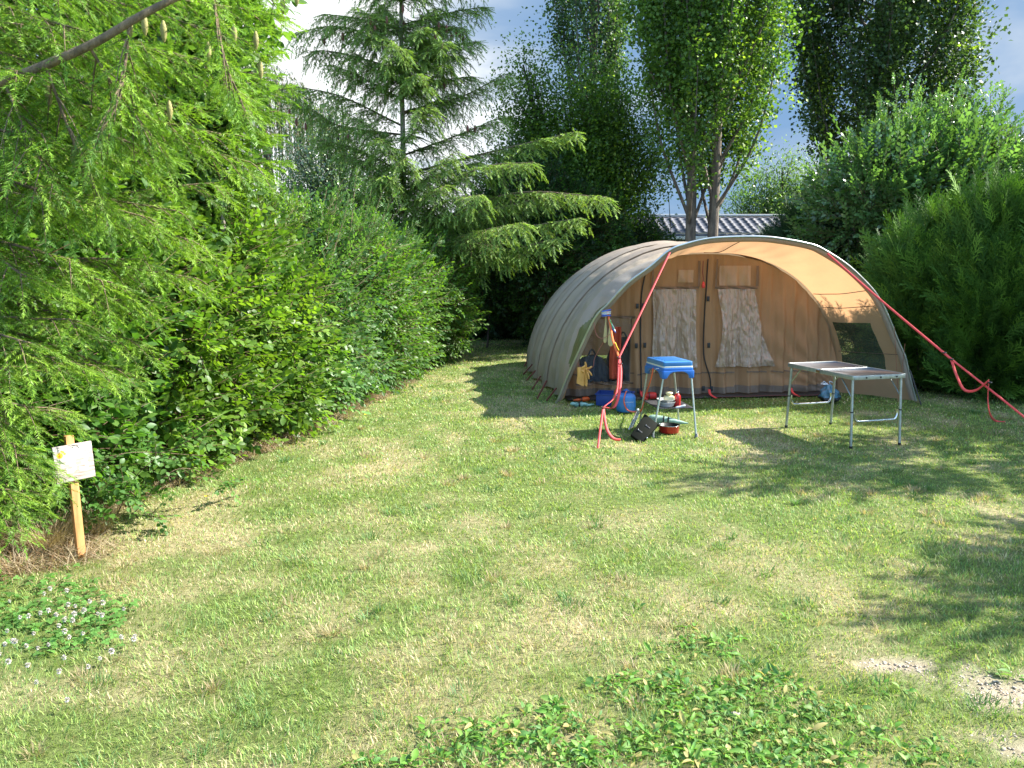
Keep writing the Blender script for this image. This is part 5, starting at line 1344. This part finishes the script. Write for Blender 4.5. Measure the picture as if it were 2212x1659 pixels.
# gas bottle
gb = G(1352, 892); gb[1] += .1; gb[0] = (1352 - 1106) / FPX * 1.0 * gb[1] / .985
gas = thing('gas_bottle', tuple(gb), 'squat blue gas bottle with an orange hose standing in front of the tent', 'gas bottle')
r = .108; gasm = simple('gas_blue', (.035, .20, .55), .35, 0, .5, var=.08, coat=.3)
mb = MB(); lathe(mb, [(.085, .0), (.10, .004), (r, .012), (r, .06), (r + .0015, .075), (r, .09), (r, .150), (r * .96, .172), (r * .82, .190), (r * .55, .204), (r * .28, .210), (.02, .211)], gb, 40, closed=True); body = mb.build('body', gasm, gas, smooth=True)
mb = MB(); lathe(mb, [(.018, .208), (.018, .225), (.034, .226), (.036, .234), (.030, .242), (.016, .243), (.014, .252), (.001, .253)], gb, 20); mb.build('valve', simple('gas_valve_blue', (.02, .10, .40), .4), gas, smooth=True)
mb = MB(); tube(mb, np.array([gb + [0, -.03, .236], gb + [-.005, -.055, .234]]), .009, 8); mb.build('nozzle', steel, gas)
mb = MB(); tube(mb, spline([gb + [-.006, -.055, .234], gb + [-.03, -.10, .19], gb + [-.04, -.135, .12], gb + [.0, -.17, .04], P(1376, 890, 8.2), P(1384, 886, 8.15)], 34), .0075, 8); mb.build('hose', hose_m, gas, smooth=True)
def wrap_text(txt, size, z, base, rad, ang, m, parent):
    cu = bpy.data.curves.new('t', 'FONT'); cu.body = txt; cu.size = size; cu.align_x = 'CENTER'; cu.resolution_u = 2
    to = bpy.data.objects.new('t', cu); COL.objects.link(to)
    me = bpy.data.meshes.new_from_object(to, depsgraph=bpy.context.evaluated_depsgraph_get())
    bpy.data.objects.remove(to)
    V = np.array([v.co[:] for v in me.vertices]); F = [list(p.vertices) for p in me.polygons]
    a = ang + V[:, 0] / rad
    Vn = np.stack([base[0] + (rad + .0012) * np.sin(a), base[1] - (rad + .0012) * np.cos(a), base[2] + z + V[:, 1]], -1)
    mb = MB(); mb.add(Vn, F); return mb.build('lettering', m, parent)
whiteink = simple('pale_ink', (.55, .65, .72), .5, var=.05)
bpy.context.view_layer.update()
wrap_text('CAMPINGAZ', .021, .112, gb, r, .15, whiteink, body)
mb = MB(); lathe(mb, [(r + .001, .066), (r + .003, .068), (r + .003, .070), (r + .001, .072)], gb, 40); mb.build('band', gasm, body, smooth=True)
wrap_text('- - - - - - - -', .012, .096, gb, r, .15, whiteink, body)

# on the stove's shelf
enam = simple('enamel_white', (.62, .63, .60), .3, var=.04, coat=.4); grey = simple('steel_grey', (.42, .43, .42), .35, .5)
sh = cV + [0, 0, -.022]
def bowl(name, c, r_, h, m_, lb):
    mb = MB(); lathe(mb, [(.001, 0), (r_ * .6, 0), (r_ * .85, h * .35), (r_, h), (r_ * 1.03, h), (r_ * 1.0, h - .003), (r_ * .82, h * .4), (r_ * .55, .006), (.001, .006)], c, 32); tag(mb.build(name, m_, loc=c, smooth=True), lb, 'bowl', 'bowls stacked on the stove shelf')
b0 = sh + [-.03, -.06, .002]
bowl('bowl', b0, .09, .055, enam, 'white enamel bowl at the bottom of the stack on the stove shelf'); bowl('bowl', b0 + [0, 0, .026], .088, .055, grey, 'grey metal bowl stacked inside the white one under the stove')
jc = b0 + [.03, 0, .066]; jt = thing('jar', tuple(jc), 'cream coloured square plastic jar with a wide lid on top of the stacked bowls', 'jar'); jm = simple('cream_plastic', (.72, .63, .36), .45, var=.04)
mb = MB(); box(mb, jc + [0, 0, .022], (.095, .07, .044)); mb.build('body', jm, jt, bevel=.010); mb = MB(); lathe(mb, [(.022, .0435), (.026, .060), (.033, .062), (.034, .078), (.001, .080)], jc, 24); mb.build('lid', jm, jt, smooth=True)
fc = sh + [.085, -.03, .0]; ft = thing('fuel_bottle', tuple(fc), 'small red metal bottle with wire stopper beside the bowls under the stove', 'bottle'); rm = simple('red_metal', (.48, .02, .02), .25, .3, coat=.5, var=.05)
mb = MB(); lathe(mb, [(.001, 0), (.034, .002), (.036, .012), (.036, .095), (.032, .112), (.018, .126), (.014, .134)], fc, 28); mb.build('body', rm, ft, smooth=True)
mb = MB(); lathe(mb, [(.014, .133), (.016, .136), (.016, .150), (.008, .152), (.001, .153)], fc, 16); mb.build('stopper', steel, ft, smooth=True)
mb = MB(); tube(mb, spline([fc + [-.014, 0, .145], fc + [-.012, 0, .165], fc + [0, 0, .17], fc + [.014, 0, .16], fc + [.014, 0, .14]], 12), .002, 4); mb.build('wire', steel, ft)
kc = sh + [.09, -.17, .02]; kt = thing('kitchen_knife', tuple(kc), 'knife with a white handle lying at the front edge of the stove shelf', 'knife')
mb = MB(); tube(mb, spline([kc + [-.045, 0, -.008], kc + [0, 0, .003], kc + [.05, 0, .016]], 10), [.009, .012, .0125, .012, .011, .011, .012, .013, .012, .008], 10); mb.build('handle', enam, kt, smooth=True)
mb = MB(); strap(mb, np.array([kc + [-.045, 0, -.008], kc + [-.10, .0, -.03], kc + [-.15, 0, -.05]]), .018, .002, [0, 1, 0]); mb.build('blade', blackp, kt)
# red roll behind
rc = G(1409, 866) + [0, .12, .045]; mb = MB(); Rr = rotm((0, 1, 0), PI / 2) 
rt_ = thing('stuff_sack', tuple(rc), 'small red rolled stuff sack lying against the tent skirt behind the stove', 'bag')
lathe(mb, [(.001, -.075), (.03, -.07), (.042, -.055), (.045, 0), (.042, .05), (.035, .066), (.001, .07)], rc, 20, Rr); mb.build('roll', simple('red_nylon', (.62, .03, .025), .5, bmp=.5, bscale=30), rt_, smooth=True)
mb = MB(); lathe(mb, [(.046, -.03), (.048, -.024), (.046, -.018)], rc, 16, Rr); mb.build('strap', blackp, rt_)

# red saucepan
pc = np.array([1.535, 7.86, .0]); pot = thing('saucepan', tuple(pc), 'low red saucepan with black inside standing on the grass under the stove', 'saucepan')
mb = MB(); lathe(mb, [(.001, .0), (.092, 0), (.098, .006), (.102, .07), (.105, .073)], pc, 40); mb.build('body', rm, pot, smooth=True)
mb = MB(); lathe(mb, [(.1045, .0735), (.099, .072), (.096, .012), (.001, .011)], pc, 40); mb.build('inside', blackp, pot, smooth=True)
mb = MB(); lathe(mb, [(.1045, .070), (.1065, .073), (.104, .0755), (.101, .073)], pc, 40); mb.build('rim', steel, pot, smooth=True)
mb = MB(); h0 = pc + [-.10, .0, .062]; tube(mb, spline([h0, h0 + [-.05, .02, .012], h0 + [-.13, .05, .02]], 12), [.010] * 4 + [.012] * 6 + [.010, .007], 8); mb.build('handle', blackp, pot, smooth=True)
# folded mint parasol
a = G(1406, 921) + [0, .15, .055]; b = G(1489, 921) + [0, .05, .02]
um = thing('folded_umbrella', tuple((a + b) / 2), 'folded mint green umbrella with dark straps lying on the grass behind the red saucepan', 'umbrella'); mint = simple('mint_nylon', (.27, .42, .34), .45, bmp=.6, bscale=25, stretch=(.2, 1, 1))
d = b - a; tcv = np.linspace(0, 1, 22)[:, None]
mb = MB(); rr = np.interp(tcv[:, 0], [0, .1, .45, .7, 1], [.026, .045, .042, .026, .006]); tube(mb, a + d * tcv, rr * (1 + .06 * np.sin(tcv[:, 0] * 40)), 14); mb.build('canopy', mint, um, smooth=True)
for t in (.38, .5): 
    q = a + d * t; mb = MB(); tube(mb, np.array([q - d * .018, q + d * .018]), np.interp(t, [0, .1, .45, .7, 1], [.028, .048, .046, .03, .006]), 14); mb.build('strap', blackp, um)
mb = MB(); tube(mb, np.array([a - d * .09, a + d * .02]), .011, 8); mb.build('handle', blackp, um, smooth=True)
# griddle plate leaning at the stove's leg
g4 = [P(1387, 957, 7.42), P(1362, 939, 7.50), P(1393, 893, 7.66), P(1423, 916, 7.58)]
gc = sum(g4) / 4; gr = thing('griddle_plate', tuple(gc), 'black olive griddle box with two slots, standing on a corner against the stove leg', 'griddle')
nrm = norm(np.cross(g4[1] - g4[0], g4[3] - g4[0])); nrm = nrm if nrm[1] > 0 else -nrm
mb = MB(); V = g4 + [q + nrm * .035 for q in g4]; mb.add(V, [[0, 1, 2, 3], [7, 6, 5, 4], [0, 4, 5, 1], [1, 5, 6, 2], [2, 6, 7, 3], [3, 7, 4, 0]]); olive = simple('olive_black', (.008, .009, .005), .7, 0, .12, var=.15, bmp=.15)
mb.build('body', olive, gr, bevel=.006)
xa = norm(g4[3] - g4[0]); ya = norm(g4[1] - g4[0]) ; yv = norm(g4[2] - g4[3])
for (s_, t_) in [(.32, .62), (.64, .40)]:
    c0 = g4[0] * (1 - s_) * (1 - t_) + g4[3] * s_ * (1 - t_) + g4[1] * (1 - s_) * t_ + g4[2] * s_ * t_
    dl = norm(g4[2] - g4[0]); dl = norm(g4[3] - g4[0] + (g4[1] - g4[0]) * 0) * 0 + norm(g4[2] - g4[3]) ; mb = MB(); 
    Rb = np.stack([norm(g4[2] - g4[3]), norm(np.cross(nrm, norm(g4[2] - g4[3]))), nrm], 1)
    box(mb, c0 - nrm * .003, (.055, .014, .006), Rb); mb.build('handle_slot', blackp, gr, bevel=.002)
    mb = MB(); lathe(mb, [(.001, 0), (.005, .001), (.004, .004), (.001, .005)], c0 - nrm * .010 + norm(g4[2] - g4[3]) * .018, 8, Rb); mb.build('clip', steel, gr)
for q in (g4[3], g4[0] * .75 + g4[3] * .25):
    mb = MB(); lathe(mb, [(.001, -.008), (.008, -.006), (.009, 0), (.007, .006), (.001, .008)], q + [.006, -.004, .004], 10); mb.build('corner_knob', steel, gr, smooth=True)
# chrome grill rack
c4 = [P(1359, 926, 7.75), P(1377, 885, 7.95), P(1383, 887, 8.12), P(1366, 924, 8.0)]
rk = thing('wire_rack', tuple(sum(c4) / 4), 'shiny folded wire grill rack leaning left of the griddle box', 'rack')
mb = MB(); tube(mb, np.array(c4 + [c4[0]]), .0065, 8); mb.build('frame', steel, rk, smooth=True)
mb = MB()
for t in np.linspace(.12, .88, 8):
    tube(mb, np.array([c4[0] * (1 - t) + c4[3] * t, c4[1] * (1 - t) + c4[2] * t]), .0025, 5)
mb.build('wires', steel, rk)
mb = MB(); lathe(mb, [(.001, -.012), (.012, -.008), (.013, 0), (.01, .01), (.001, .012)], c4[1] + [.002, -.006, .0], 12); mb.build('end_cap', enam, rk, smooth=True)

# blue crate with things
cc = np.array([1.20, 9.42, 0.]); Rc = rotm((0, 0, 1), math.radians(-14)); cr = thing('plastic_crate', tuple(cc), 'dark blue plastic crate standing in front of the tent left of the gas bottle', 'crate'); cbl = simple('crate_blue', (.015, .05, .25), .45, var=.08)
def cp(x, y, z): return cc + Rc @ np.array([x, y, 0]) + np.array([0, 0, z])
mb = MB(); hw, hd, hz, tk = .20, .14, .13, .006
for (x, y, sx, sy) in [(0, -hd, hw * 2, tk), (0, hd, hw * 2, tk), (-hw, 0, tk, hd * 2 - tk * 2), (hw, 0, tk, hd * 2 - tk * 2)]: box(mb, cp(x, y, hz / 2 + .005), (sx, sy, hz), Rc)
box(mb, cp(0, 0, .006), (hw * 2 - .02, hd * 2 - .02, .006), Rc); mb.build('body', cbl, cr, bevel=.002)
mb = MB()
for (x, y, sx, sy) in [(0, -hd - .003, hw * 2 + .03, .016), (0, hd + .003, hw * 2 + .03, .016), (-hw - .003, 0, .016, hd * 2 - .012), (hw + .003, 0, .016, hd * 2 - .012)]: box(mb, cp(x, y, hz + .006), (sx, sy, .012), Rc)
mb.build('rim', cbl, cr, bevel=.003)
oc = cp(.02, .02, .03); ot = thing('detergent_bottle', tuple(oc), 'orange bottle with a yellow cap standing in the blue crate', 'bottle')
mb = MB(); lathe(mb, [(.001, 0), (.04, .002), (.042, .1), (.03, .14), (.014, .155)], oc, 20); mb.build('body', simple('orange_plastic', (.62, .12, .02), .4), ot, smooth=True)
mb = MB(); lathe(mb, [(.014, .154), (.016, .158), (.014, .185), (.001, .187)], oc, 14); mb.build('cap', simple('yellow_cap', (.7, .5, .03), .4), ot, smooth=True)
pc2 = np.array([1.185, 9.18, 0.]); pt = thing('cardboard_packet', tuple(pc2), 'ochre packet with a white flap leaning on the front of the blue crate', 'packet')
mb = MB(); Rp = rotm((0, 1, 0), .18) @ rotm((0, 0, 1), .3); box(mb, pc2 + [0, 0, .075], (.085, .05, .14), Rp); mb.build('box', simple('ochre_card', (.45, .22, .05), .7, bmp=.2), pt, bevel=.004)
mb = MB(); box(mb, pc2 + [.035, -.005, .155], (.11, .06, .004), rotm((0, 1, 0), -.15)); mb.build('flap', simple('white_paper', (.62, .64, .68), .7), pt)
mb = MB(); box(mb, pc2 + [.055, -.03, .11], (.02, .02, .08), rotm((0, 1, 0), .25)); mb.build('black_handle', blackp, pt, bevel=.004)
# teal and orange bundles at the left
a, b = G(1232, 878) + [0, .02, .022], G(1283, 877) + [0, .0, .015]
t_ = thing('peg_bag', tuple((a + b) / 2), 'pale teal transparent bag roll lying on the grass under the left awning edge', 'bag'); teal = simple('teal_plastic', (.25, .45, .40), .25, 0, .8, bmp=.8, bscale=30, c2=(.06, .16, .13), scale=20)
mb = MB(); tt_ = np.linspace(0, 1, 24); tube(mb, a + (b - a) * tt_[:, None] + np.stack([0 * tt_, 0 * tt_, .006 * np.sin(tt_ * 14)], -1), np.interp(tt_, [0, .1, .4, .6, 1], [.008, .024, .030, .024, .008]) * (1 + .15 * np.sin(tt_ * 30)), 12); mb.build('roll', teal, t_, smooth=True)
mb = MB(); q = a * .65 + b * .35; tube(mb, np.array([q, q + (b - a) * .06]), .031, 12); mb.build('strap', blackp, t_)
a, b = G(1240, 872) + [0, .12, .02], G(1275, 870) + [0, .1, .03]
t_ = thing('orange_bundle', tuple((a + b) / 2), 'bright orange rolled cloth bundle lying behind the teal bag roll', 'bundle')
mb = MB(); tube(mb, a + (b - a) * tt_[:, None], np.interp(tt_, [0, .3, .45, .6, .9, 1], [.008, .018, .012, .03, .03, .012]), 12); mb.build('roll', simple('orange_nylon', (.75, .12, .02), .5, bmp=.5, bscale=30), t_, smooth=True)
mb = MB(); q = a * .5 + b * .5; tube(mb, np.array([q - (b - a) * .03, q + (b - a) * .03]), .024, 10); mb.build('strap', blackp, t_)
# bag right of the entrance
q = G(1800, 872) + [0, .1, 0]; t_ = thing('carrier_bag', tuple(q), 'crumpled blue carrier bag with a black bottom, on the grass behind the folding table', 'bag')
mb = MB(); n_ = 22; uu_, vv_ = np.meshgrid(np.linspace(0, 2 * PI, 33), np.linspace(0, 1, n_)); rr = .10 * np.interp(vv_, [0, .15, .6, .85, 1], [.55, 1, .85, .45, .25]) * (1 + .16 * np.sin(uu_ * 5 + vv_ * 6) + .10 * np.sin(uu_ * 9 - vv_ * 11))
A_ = q + np.stack([rr * np.cos(uu_) * 1.15 - .03 * vv_, rr * np.sin(uu_), .005 + vv_ * .21], -1); grid(mb, A_[6:]); mb.build('sack', simple('blue_film', (.07, .20, .30), .3, 0, .7, c2=(.03, .08, .10), scale=14, bmp=.7, bscale=25), t_, smooth=True)
mb = MB(); grid(mb, A_[:7]); mb.build('bottom', blackp, t_, smooth=True)
mb = MB(); grid(mb, A_[-3:] * 1.0 + [-.05, 0, .02]); 
for sg in (-1, 1): tube(mb, spline([q + [-.03 + sg * .02, 0, .21], q + [-.05 + sg * .03, 0, .25], q + [-.04 + sg * .06, 0, .235]], 10), .006, 5)
mb.build('handles', simple('white_film', (.5, .52, .55), .3), t_, smooth=True)

# ================================================================== the sign
sb_ = G(175, 1199); az = math.radians(48); nrm = np.array([math.sin(az), -math.cos(az), 0]); rt2 = np.array([math.cos(az), math.sin(az), 0])
# stake leans slightly
topp = P(148, 941, sb_[1] + .02); ax = norm(topp - sb_); rt2 = norm(rt2 - ax * np.dot(rt2, ax)); nn = np.cross(rt2, ax); nn = nn if nn[1] < 0 else -nn
sg = thing('wooden_sign', tuple(sb_), 'small whitewashed wooden sign with a painted yellow flower, tilted on an orange-brown stake', 'sign')
def wood(name, c, c2, st, sc=14):
    m, nt, N, L = mat(name); f = obj_noise(nt, sc, 6, .6, st); w_ = node(nt, 'ShaderNodeTexWave', Scale=3.0, Distortion=6.0, Detail=3); tcn = node(nt, 'ShaderNodeTexCoord'); mp = node(nt, 'ShaderNodeMapping'); mp.inputs['Scale'].default_value = (4, 4, .35); L.new(tcn.outputs['Object'], mp.inputs['Vector']); L.new(mp.outputs[0], w_.inputs['Vector'])
    mm = node(nt, 'ShaderNodeMath', operation='MULTIPLY_ADD'); L.new(w_.outputs['Fac'], mm.inputs[0]); mm.inputs[1].default_value = .3; L.new(f, mm.inputs[2])
    p = node(nt, 'ShaderNodeBsdfPrincipled', Roughness=.7); L.new(ramp(nt, mm.outputs[0], [(.35, c2), (.8, c)]), p.inputs['Base Color']); L.new(bump(nt, f, .2, .004), p.inputs['Normal'])
    o = node(nt, 'ShaderNodeOutputMaterial'); L.new(p.outputs[0], o.inputs['Surface']); return m
stake_m = wood('stake_wood', (.58, .30, .11), (.42, .19, .065), (6, 6, .6))
Rs = np.stack([rt2, -nn, ax], 1); Ls = np.linalg.norm(topp - sb_)
mb = MB(); box(mb, sb_ + ax * (Ls / 2 - .04), (.043, .036, Ls + .08), Rs); mb.build('stake', stake_m, sg, bevel=.0015)
bc = P(152, 999, 4.46); k_ = np.dot(bc - sb_, ax); bc = sb_ + ax * k_ + nn * (.018 + .009) + rt2 * .004
Rb = Rs @ rotm((0, 1, 0), math.radians(-1.5))
m, nt, N, L = mat('whitewashed_board'); f = obj_noise(nt, 9, 6, .7, (1, 1, 9)); f2 = obj_noise(nt, 3, 3, .5)
p = node(nt, 'ShaderNodeBsdfPrincipled', Roughness=.8); mm = node(nt, 'ShaderNodeMath', operation='MULTIPLY_ADD'); L.new(f2, mm.inputs[0]); mm.inputs[1].default_value = .6; L.new(f, mm.inputs[2])
L.new(ramp(nt, mm.outputs[0], [(.55, (.26, .18, .14)), (.78, (.46, .40, .37)), (.95, (.58, .54, .52))]), p.inputs['Base Color']); L.new(bump(nt, f, .3, .003), p.inputs['Normal']); o = node(nt, 'ShaderNodeOutputMaterial'); L.new(p.outputs[0], o.inputs['Surface'])
BS = .205
mb = MB(); box(mb, bc, (BS, .016, BS), Rb); bd = mb.build('board', m, sg, bevel=.0015)
def bp(x, z, off=.0095): return bc + Rb @ np.array([x, -off, z])
wm = simple('white_paint', (.84, .84, .83), .5, var=.02)
def digit(paths, m_, w_=.016, nm='numeral'):
    for pts in paths:
        mb = MB(); s = spline([(a, b, 0) for a, b in pts], 26); q = np.array([bp(a, b, .0086) for a, b, _ in s]); strap(mb, q, w_, .0006, np.cross(norm(np.gradient(q, axis=0)), Rb @ np.array([0, -1., 0]))); mb.build(nm, m_, bd)
three = lambda ox: [[(ox - .026, .030), (ox - .005, .043), (ox + .020, .034), (ox + .018, .008), (ox - .004, -.002)], [(ox - .004, -.002), (ox + .022, -.012), (ox + .026, -.038), (ox + .002, -.055), (ox - .028, -.044)]]
cu = bpy.data.curves.new('t', 'FONT'); cu.body = '33'; cu.size = .125; cu.align_x = 'CENTER'; cu.align_y = 'CENTER'; cu.offset = .0035; cu.resolution_u = 6; cu.space_character = 1.05
to = bpy.data.objects.new('t', cu); COL.objects.link(to); me_ = bpy.data.meshes.new_from_object(to, depsgraph=bpy.context.evaluated_depsgraph_get()); bpy.data.objects.remove(to)
mb = MB(); mb.add([bp(v.co[0] + .016, v.co[1] - .012, .0084) for v in me_.vertices], [list(p_.vertices) for p_ in me_.polygons]); mb.build('numerals', wm, bd)
fy = simple('sunflower_yellow', (.85, .60, .03), .6, var=.15, scale=60); fo = simple('sunflower_orange', (.75, .22, .01), .6)
mb = MB(); c0 = (-.070, .052)
for k in range(12):
    a = k * PI / 6; t = (c0[0] + .019 * math.cos(a), c0[1] + .019 * math.sin(a)); s_ = (-math.sin(a) * .006, math.cos(a) * .006); b_ = (c0[0] + .009 * math.cos(a), c0[1] + .009 * math.sin(a))
    V = [bp(c0[0], c0[1], .0087), bp(b_[0] + s_[0], b_[1] + s_[1], .0090), bp(t[0], t[1], .0087), bp(b_[0] - s_[0], b_[1] - s_[1], .0090)]; mb.add(V, [[0, 3, 2, 1]])
for (dx, dz) in [(.020, .016), (.026, .006), (.012, .022)]:
    V = [bp(c0[0] + dx + .006 * math.cos(a), c0[1] + dz + .006 * math.sin(a), .0086) for a in np.linspace(0, 2 * PI, 9)[:-1]]; mb.add(V, [list(range(8))[::-1]])
fl = mb.build('painted_flower', fy, bd)
mb = MB(); V = [bp(c0[0] + .006 * math.cos(a), c0[1] + .006 * math.sin(a), .0094) for a in np.linspace(0, 2 * PI, 13)[:-1]]; mb.add(V, [list(range(12))[::-1]]); mb.build('flower_centre', fo, fl)
for (x, z) in [(0.0, BS / 2 - .016), (.002, -BS / 2 + .018)]:
    mb = MB(); lathe(mb, [(.0042, 0), (.004, .0012), (.001, .002)], bp(x, z, .008), 10, Rb @ rotm((1, 0, 0), PI / 2)); mb.build('screw', simple('screw_grey', (.3, .33, .27), .4, .6), bd)

# ================================================================== mobile home
hx0, hx1, hy, hz = 1.4, 9.6, 20.0, 2.24
mh = thing('mobile_home', (5.4, hy + 1.6, 0), 'beige mobile home with grey wavy tiled roof and white ridge, half hidden behind the tent', 'mobile home')
wallm = simple('beige_cladding', (.40, .33, .23), .7, stretch=(.1, .1, 6), bmp=.3, bscale=6); rfm = simple('grey_roof_sheet', (.10, .105, .13), .6, 0, .4, var=.06); whm = simple('white_trim', (.72, .72, .72), .5, var=.03)
mb = MB(); box(mb, (5.5, hy + 1.6, (hz + .1) / 2 + .15), (hx1 - hx0 - .3, 3.0, hz - .2), None); mb.build('wall', wallm, mh)
pitch = math.atan2(.52, 1.55)
xr = np.arange(hx0, hx1, .022); rows = []; nc = 7
for k in range(nc):
    for e in (0, 1):
        t = (k + e * .999) / nc; y = hy - .05 + 1.6 * t; z = hz + .54 * t
        lift = .030 * (1 - e)
        rows.append(np.stack([xr, np.full_like(xr, y) - .03 * np.sin(xr * 2 * PI / .21) * (0 if e else 1), z + lift + (.003 if e else .006) * np.sin(xr * 2 * PI / .21)], -1))
mb = MB(); grid(mb, np.array(rows)); rf = mb.build('roof', rfm, mh, solid=.01)
mb = MB(); A_ = np.array([[(x, hy + 1.55, hz + .55), (x, hy + 3.2, hz + .0)] for x in (hx0, hx1)]); grid(mb, A_); mb.build('rear_roof', rfm, mh, solid=.01)
mb = MB(); box(mb, ((hx0 + hx1) / 2, hy + 1.56, hz + .59), (hx1 - hx0 + .1, .16, .05)); mb.build('ridge_cap', whm, rf, bevel=.01)
mb = MB(); box(mb, ((hx0 + hx1) / 2, hy - .10, hz - .03), (hx1 - hx0 + .1, .09, .085)); mb.build('gutter', whm, rf, bevel=.01)
mb = MB(); V = [(hx0 + .15, hy + .1, hz - .02), (hx0 + .15, hy + 3.1, hz - .02), (hx0 + .15, hy + 1.55, hz + .52)]; mb.add(V, [[0, 1, 2]]); mb.build('gable', wallm, mh, solid=.02)
for i, x in enumerate((3.0, 4.6, 7.0)):
    mb = MB(); box(mb, (x, hy + .085, 1.45), (.9, .04, .9)); wf = mb.build('window', whm, mh, bevel=.006); mb = MB(); box(mb, (x, hy + .058, 1.45), (.8, .02, .8)); mb.build('pane', simple('window_glass', (.03, .04, .05), .08, 0, .8), wf)
# pale caravan glimpsed behind the left hedge end
cvx = G(1010, 700); cv = thing('caravan', (-.9, 21.5, 0), 'pale caravan glimpsed in the shade behind the drooping fir branches', 'caravan')
mb = MB(); box(mb, (-1.6, 21.6, 1.25), (3.6, 1.8, 1.7)); mb.build('body', simple('caravan_white', (.42, .46, .50), .5), cv, bevel=.18)
mb = MB(); box(mb, (-1.4, 20.69, 1.55), (1.2, .03, .55)); mb.build('window', simple('blue_glass', (.05, .16, .25), .1), cv, bevel=.01)
for x in (-2.2, -.9):
    mb = MB(); lathe(mb, [(.001, -.09), (.3, -.09), (.32, -.05), (.32, .05), (.3, .09), (.001, .09)], (x, 20.85, .32), 24, rotm((1, 0, 0), PI / 2)); mb.build('wheel', blackp, cv, smooth=True)
for o in list(bpy.data.objects):
    if '_o' in o: del o['_o']
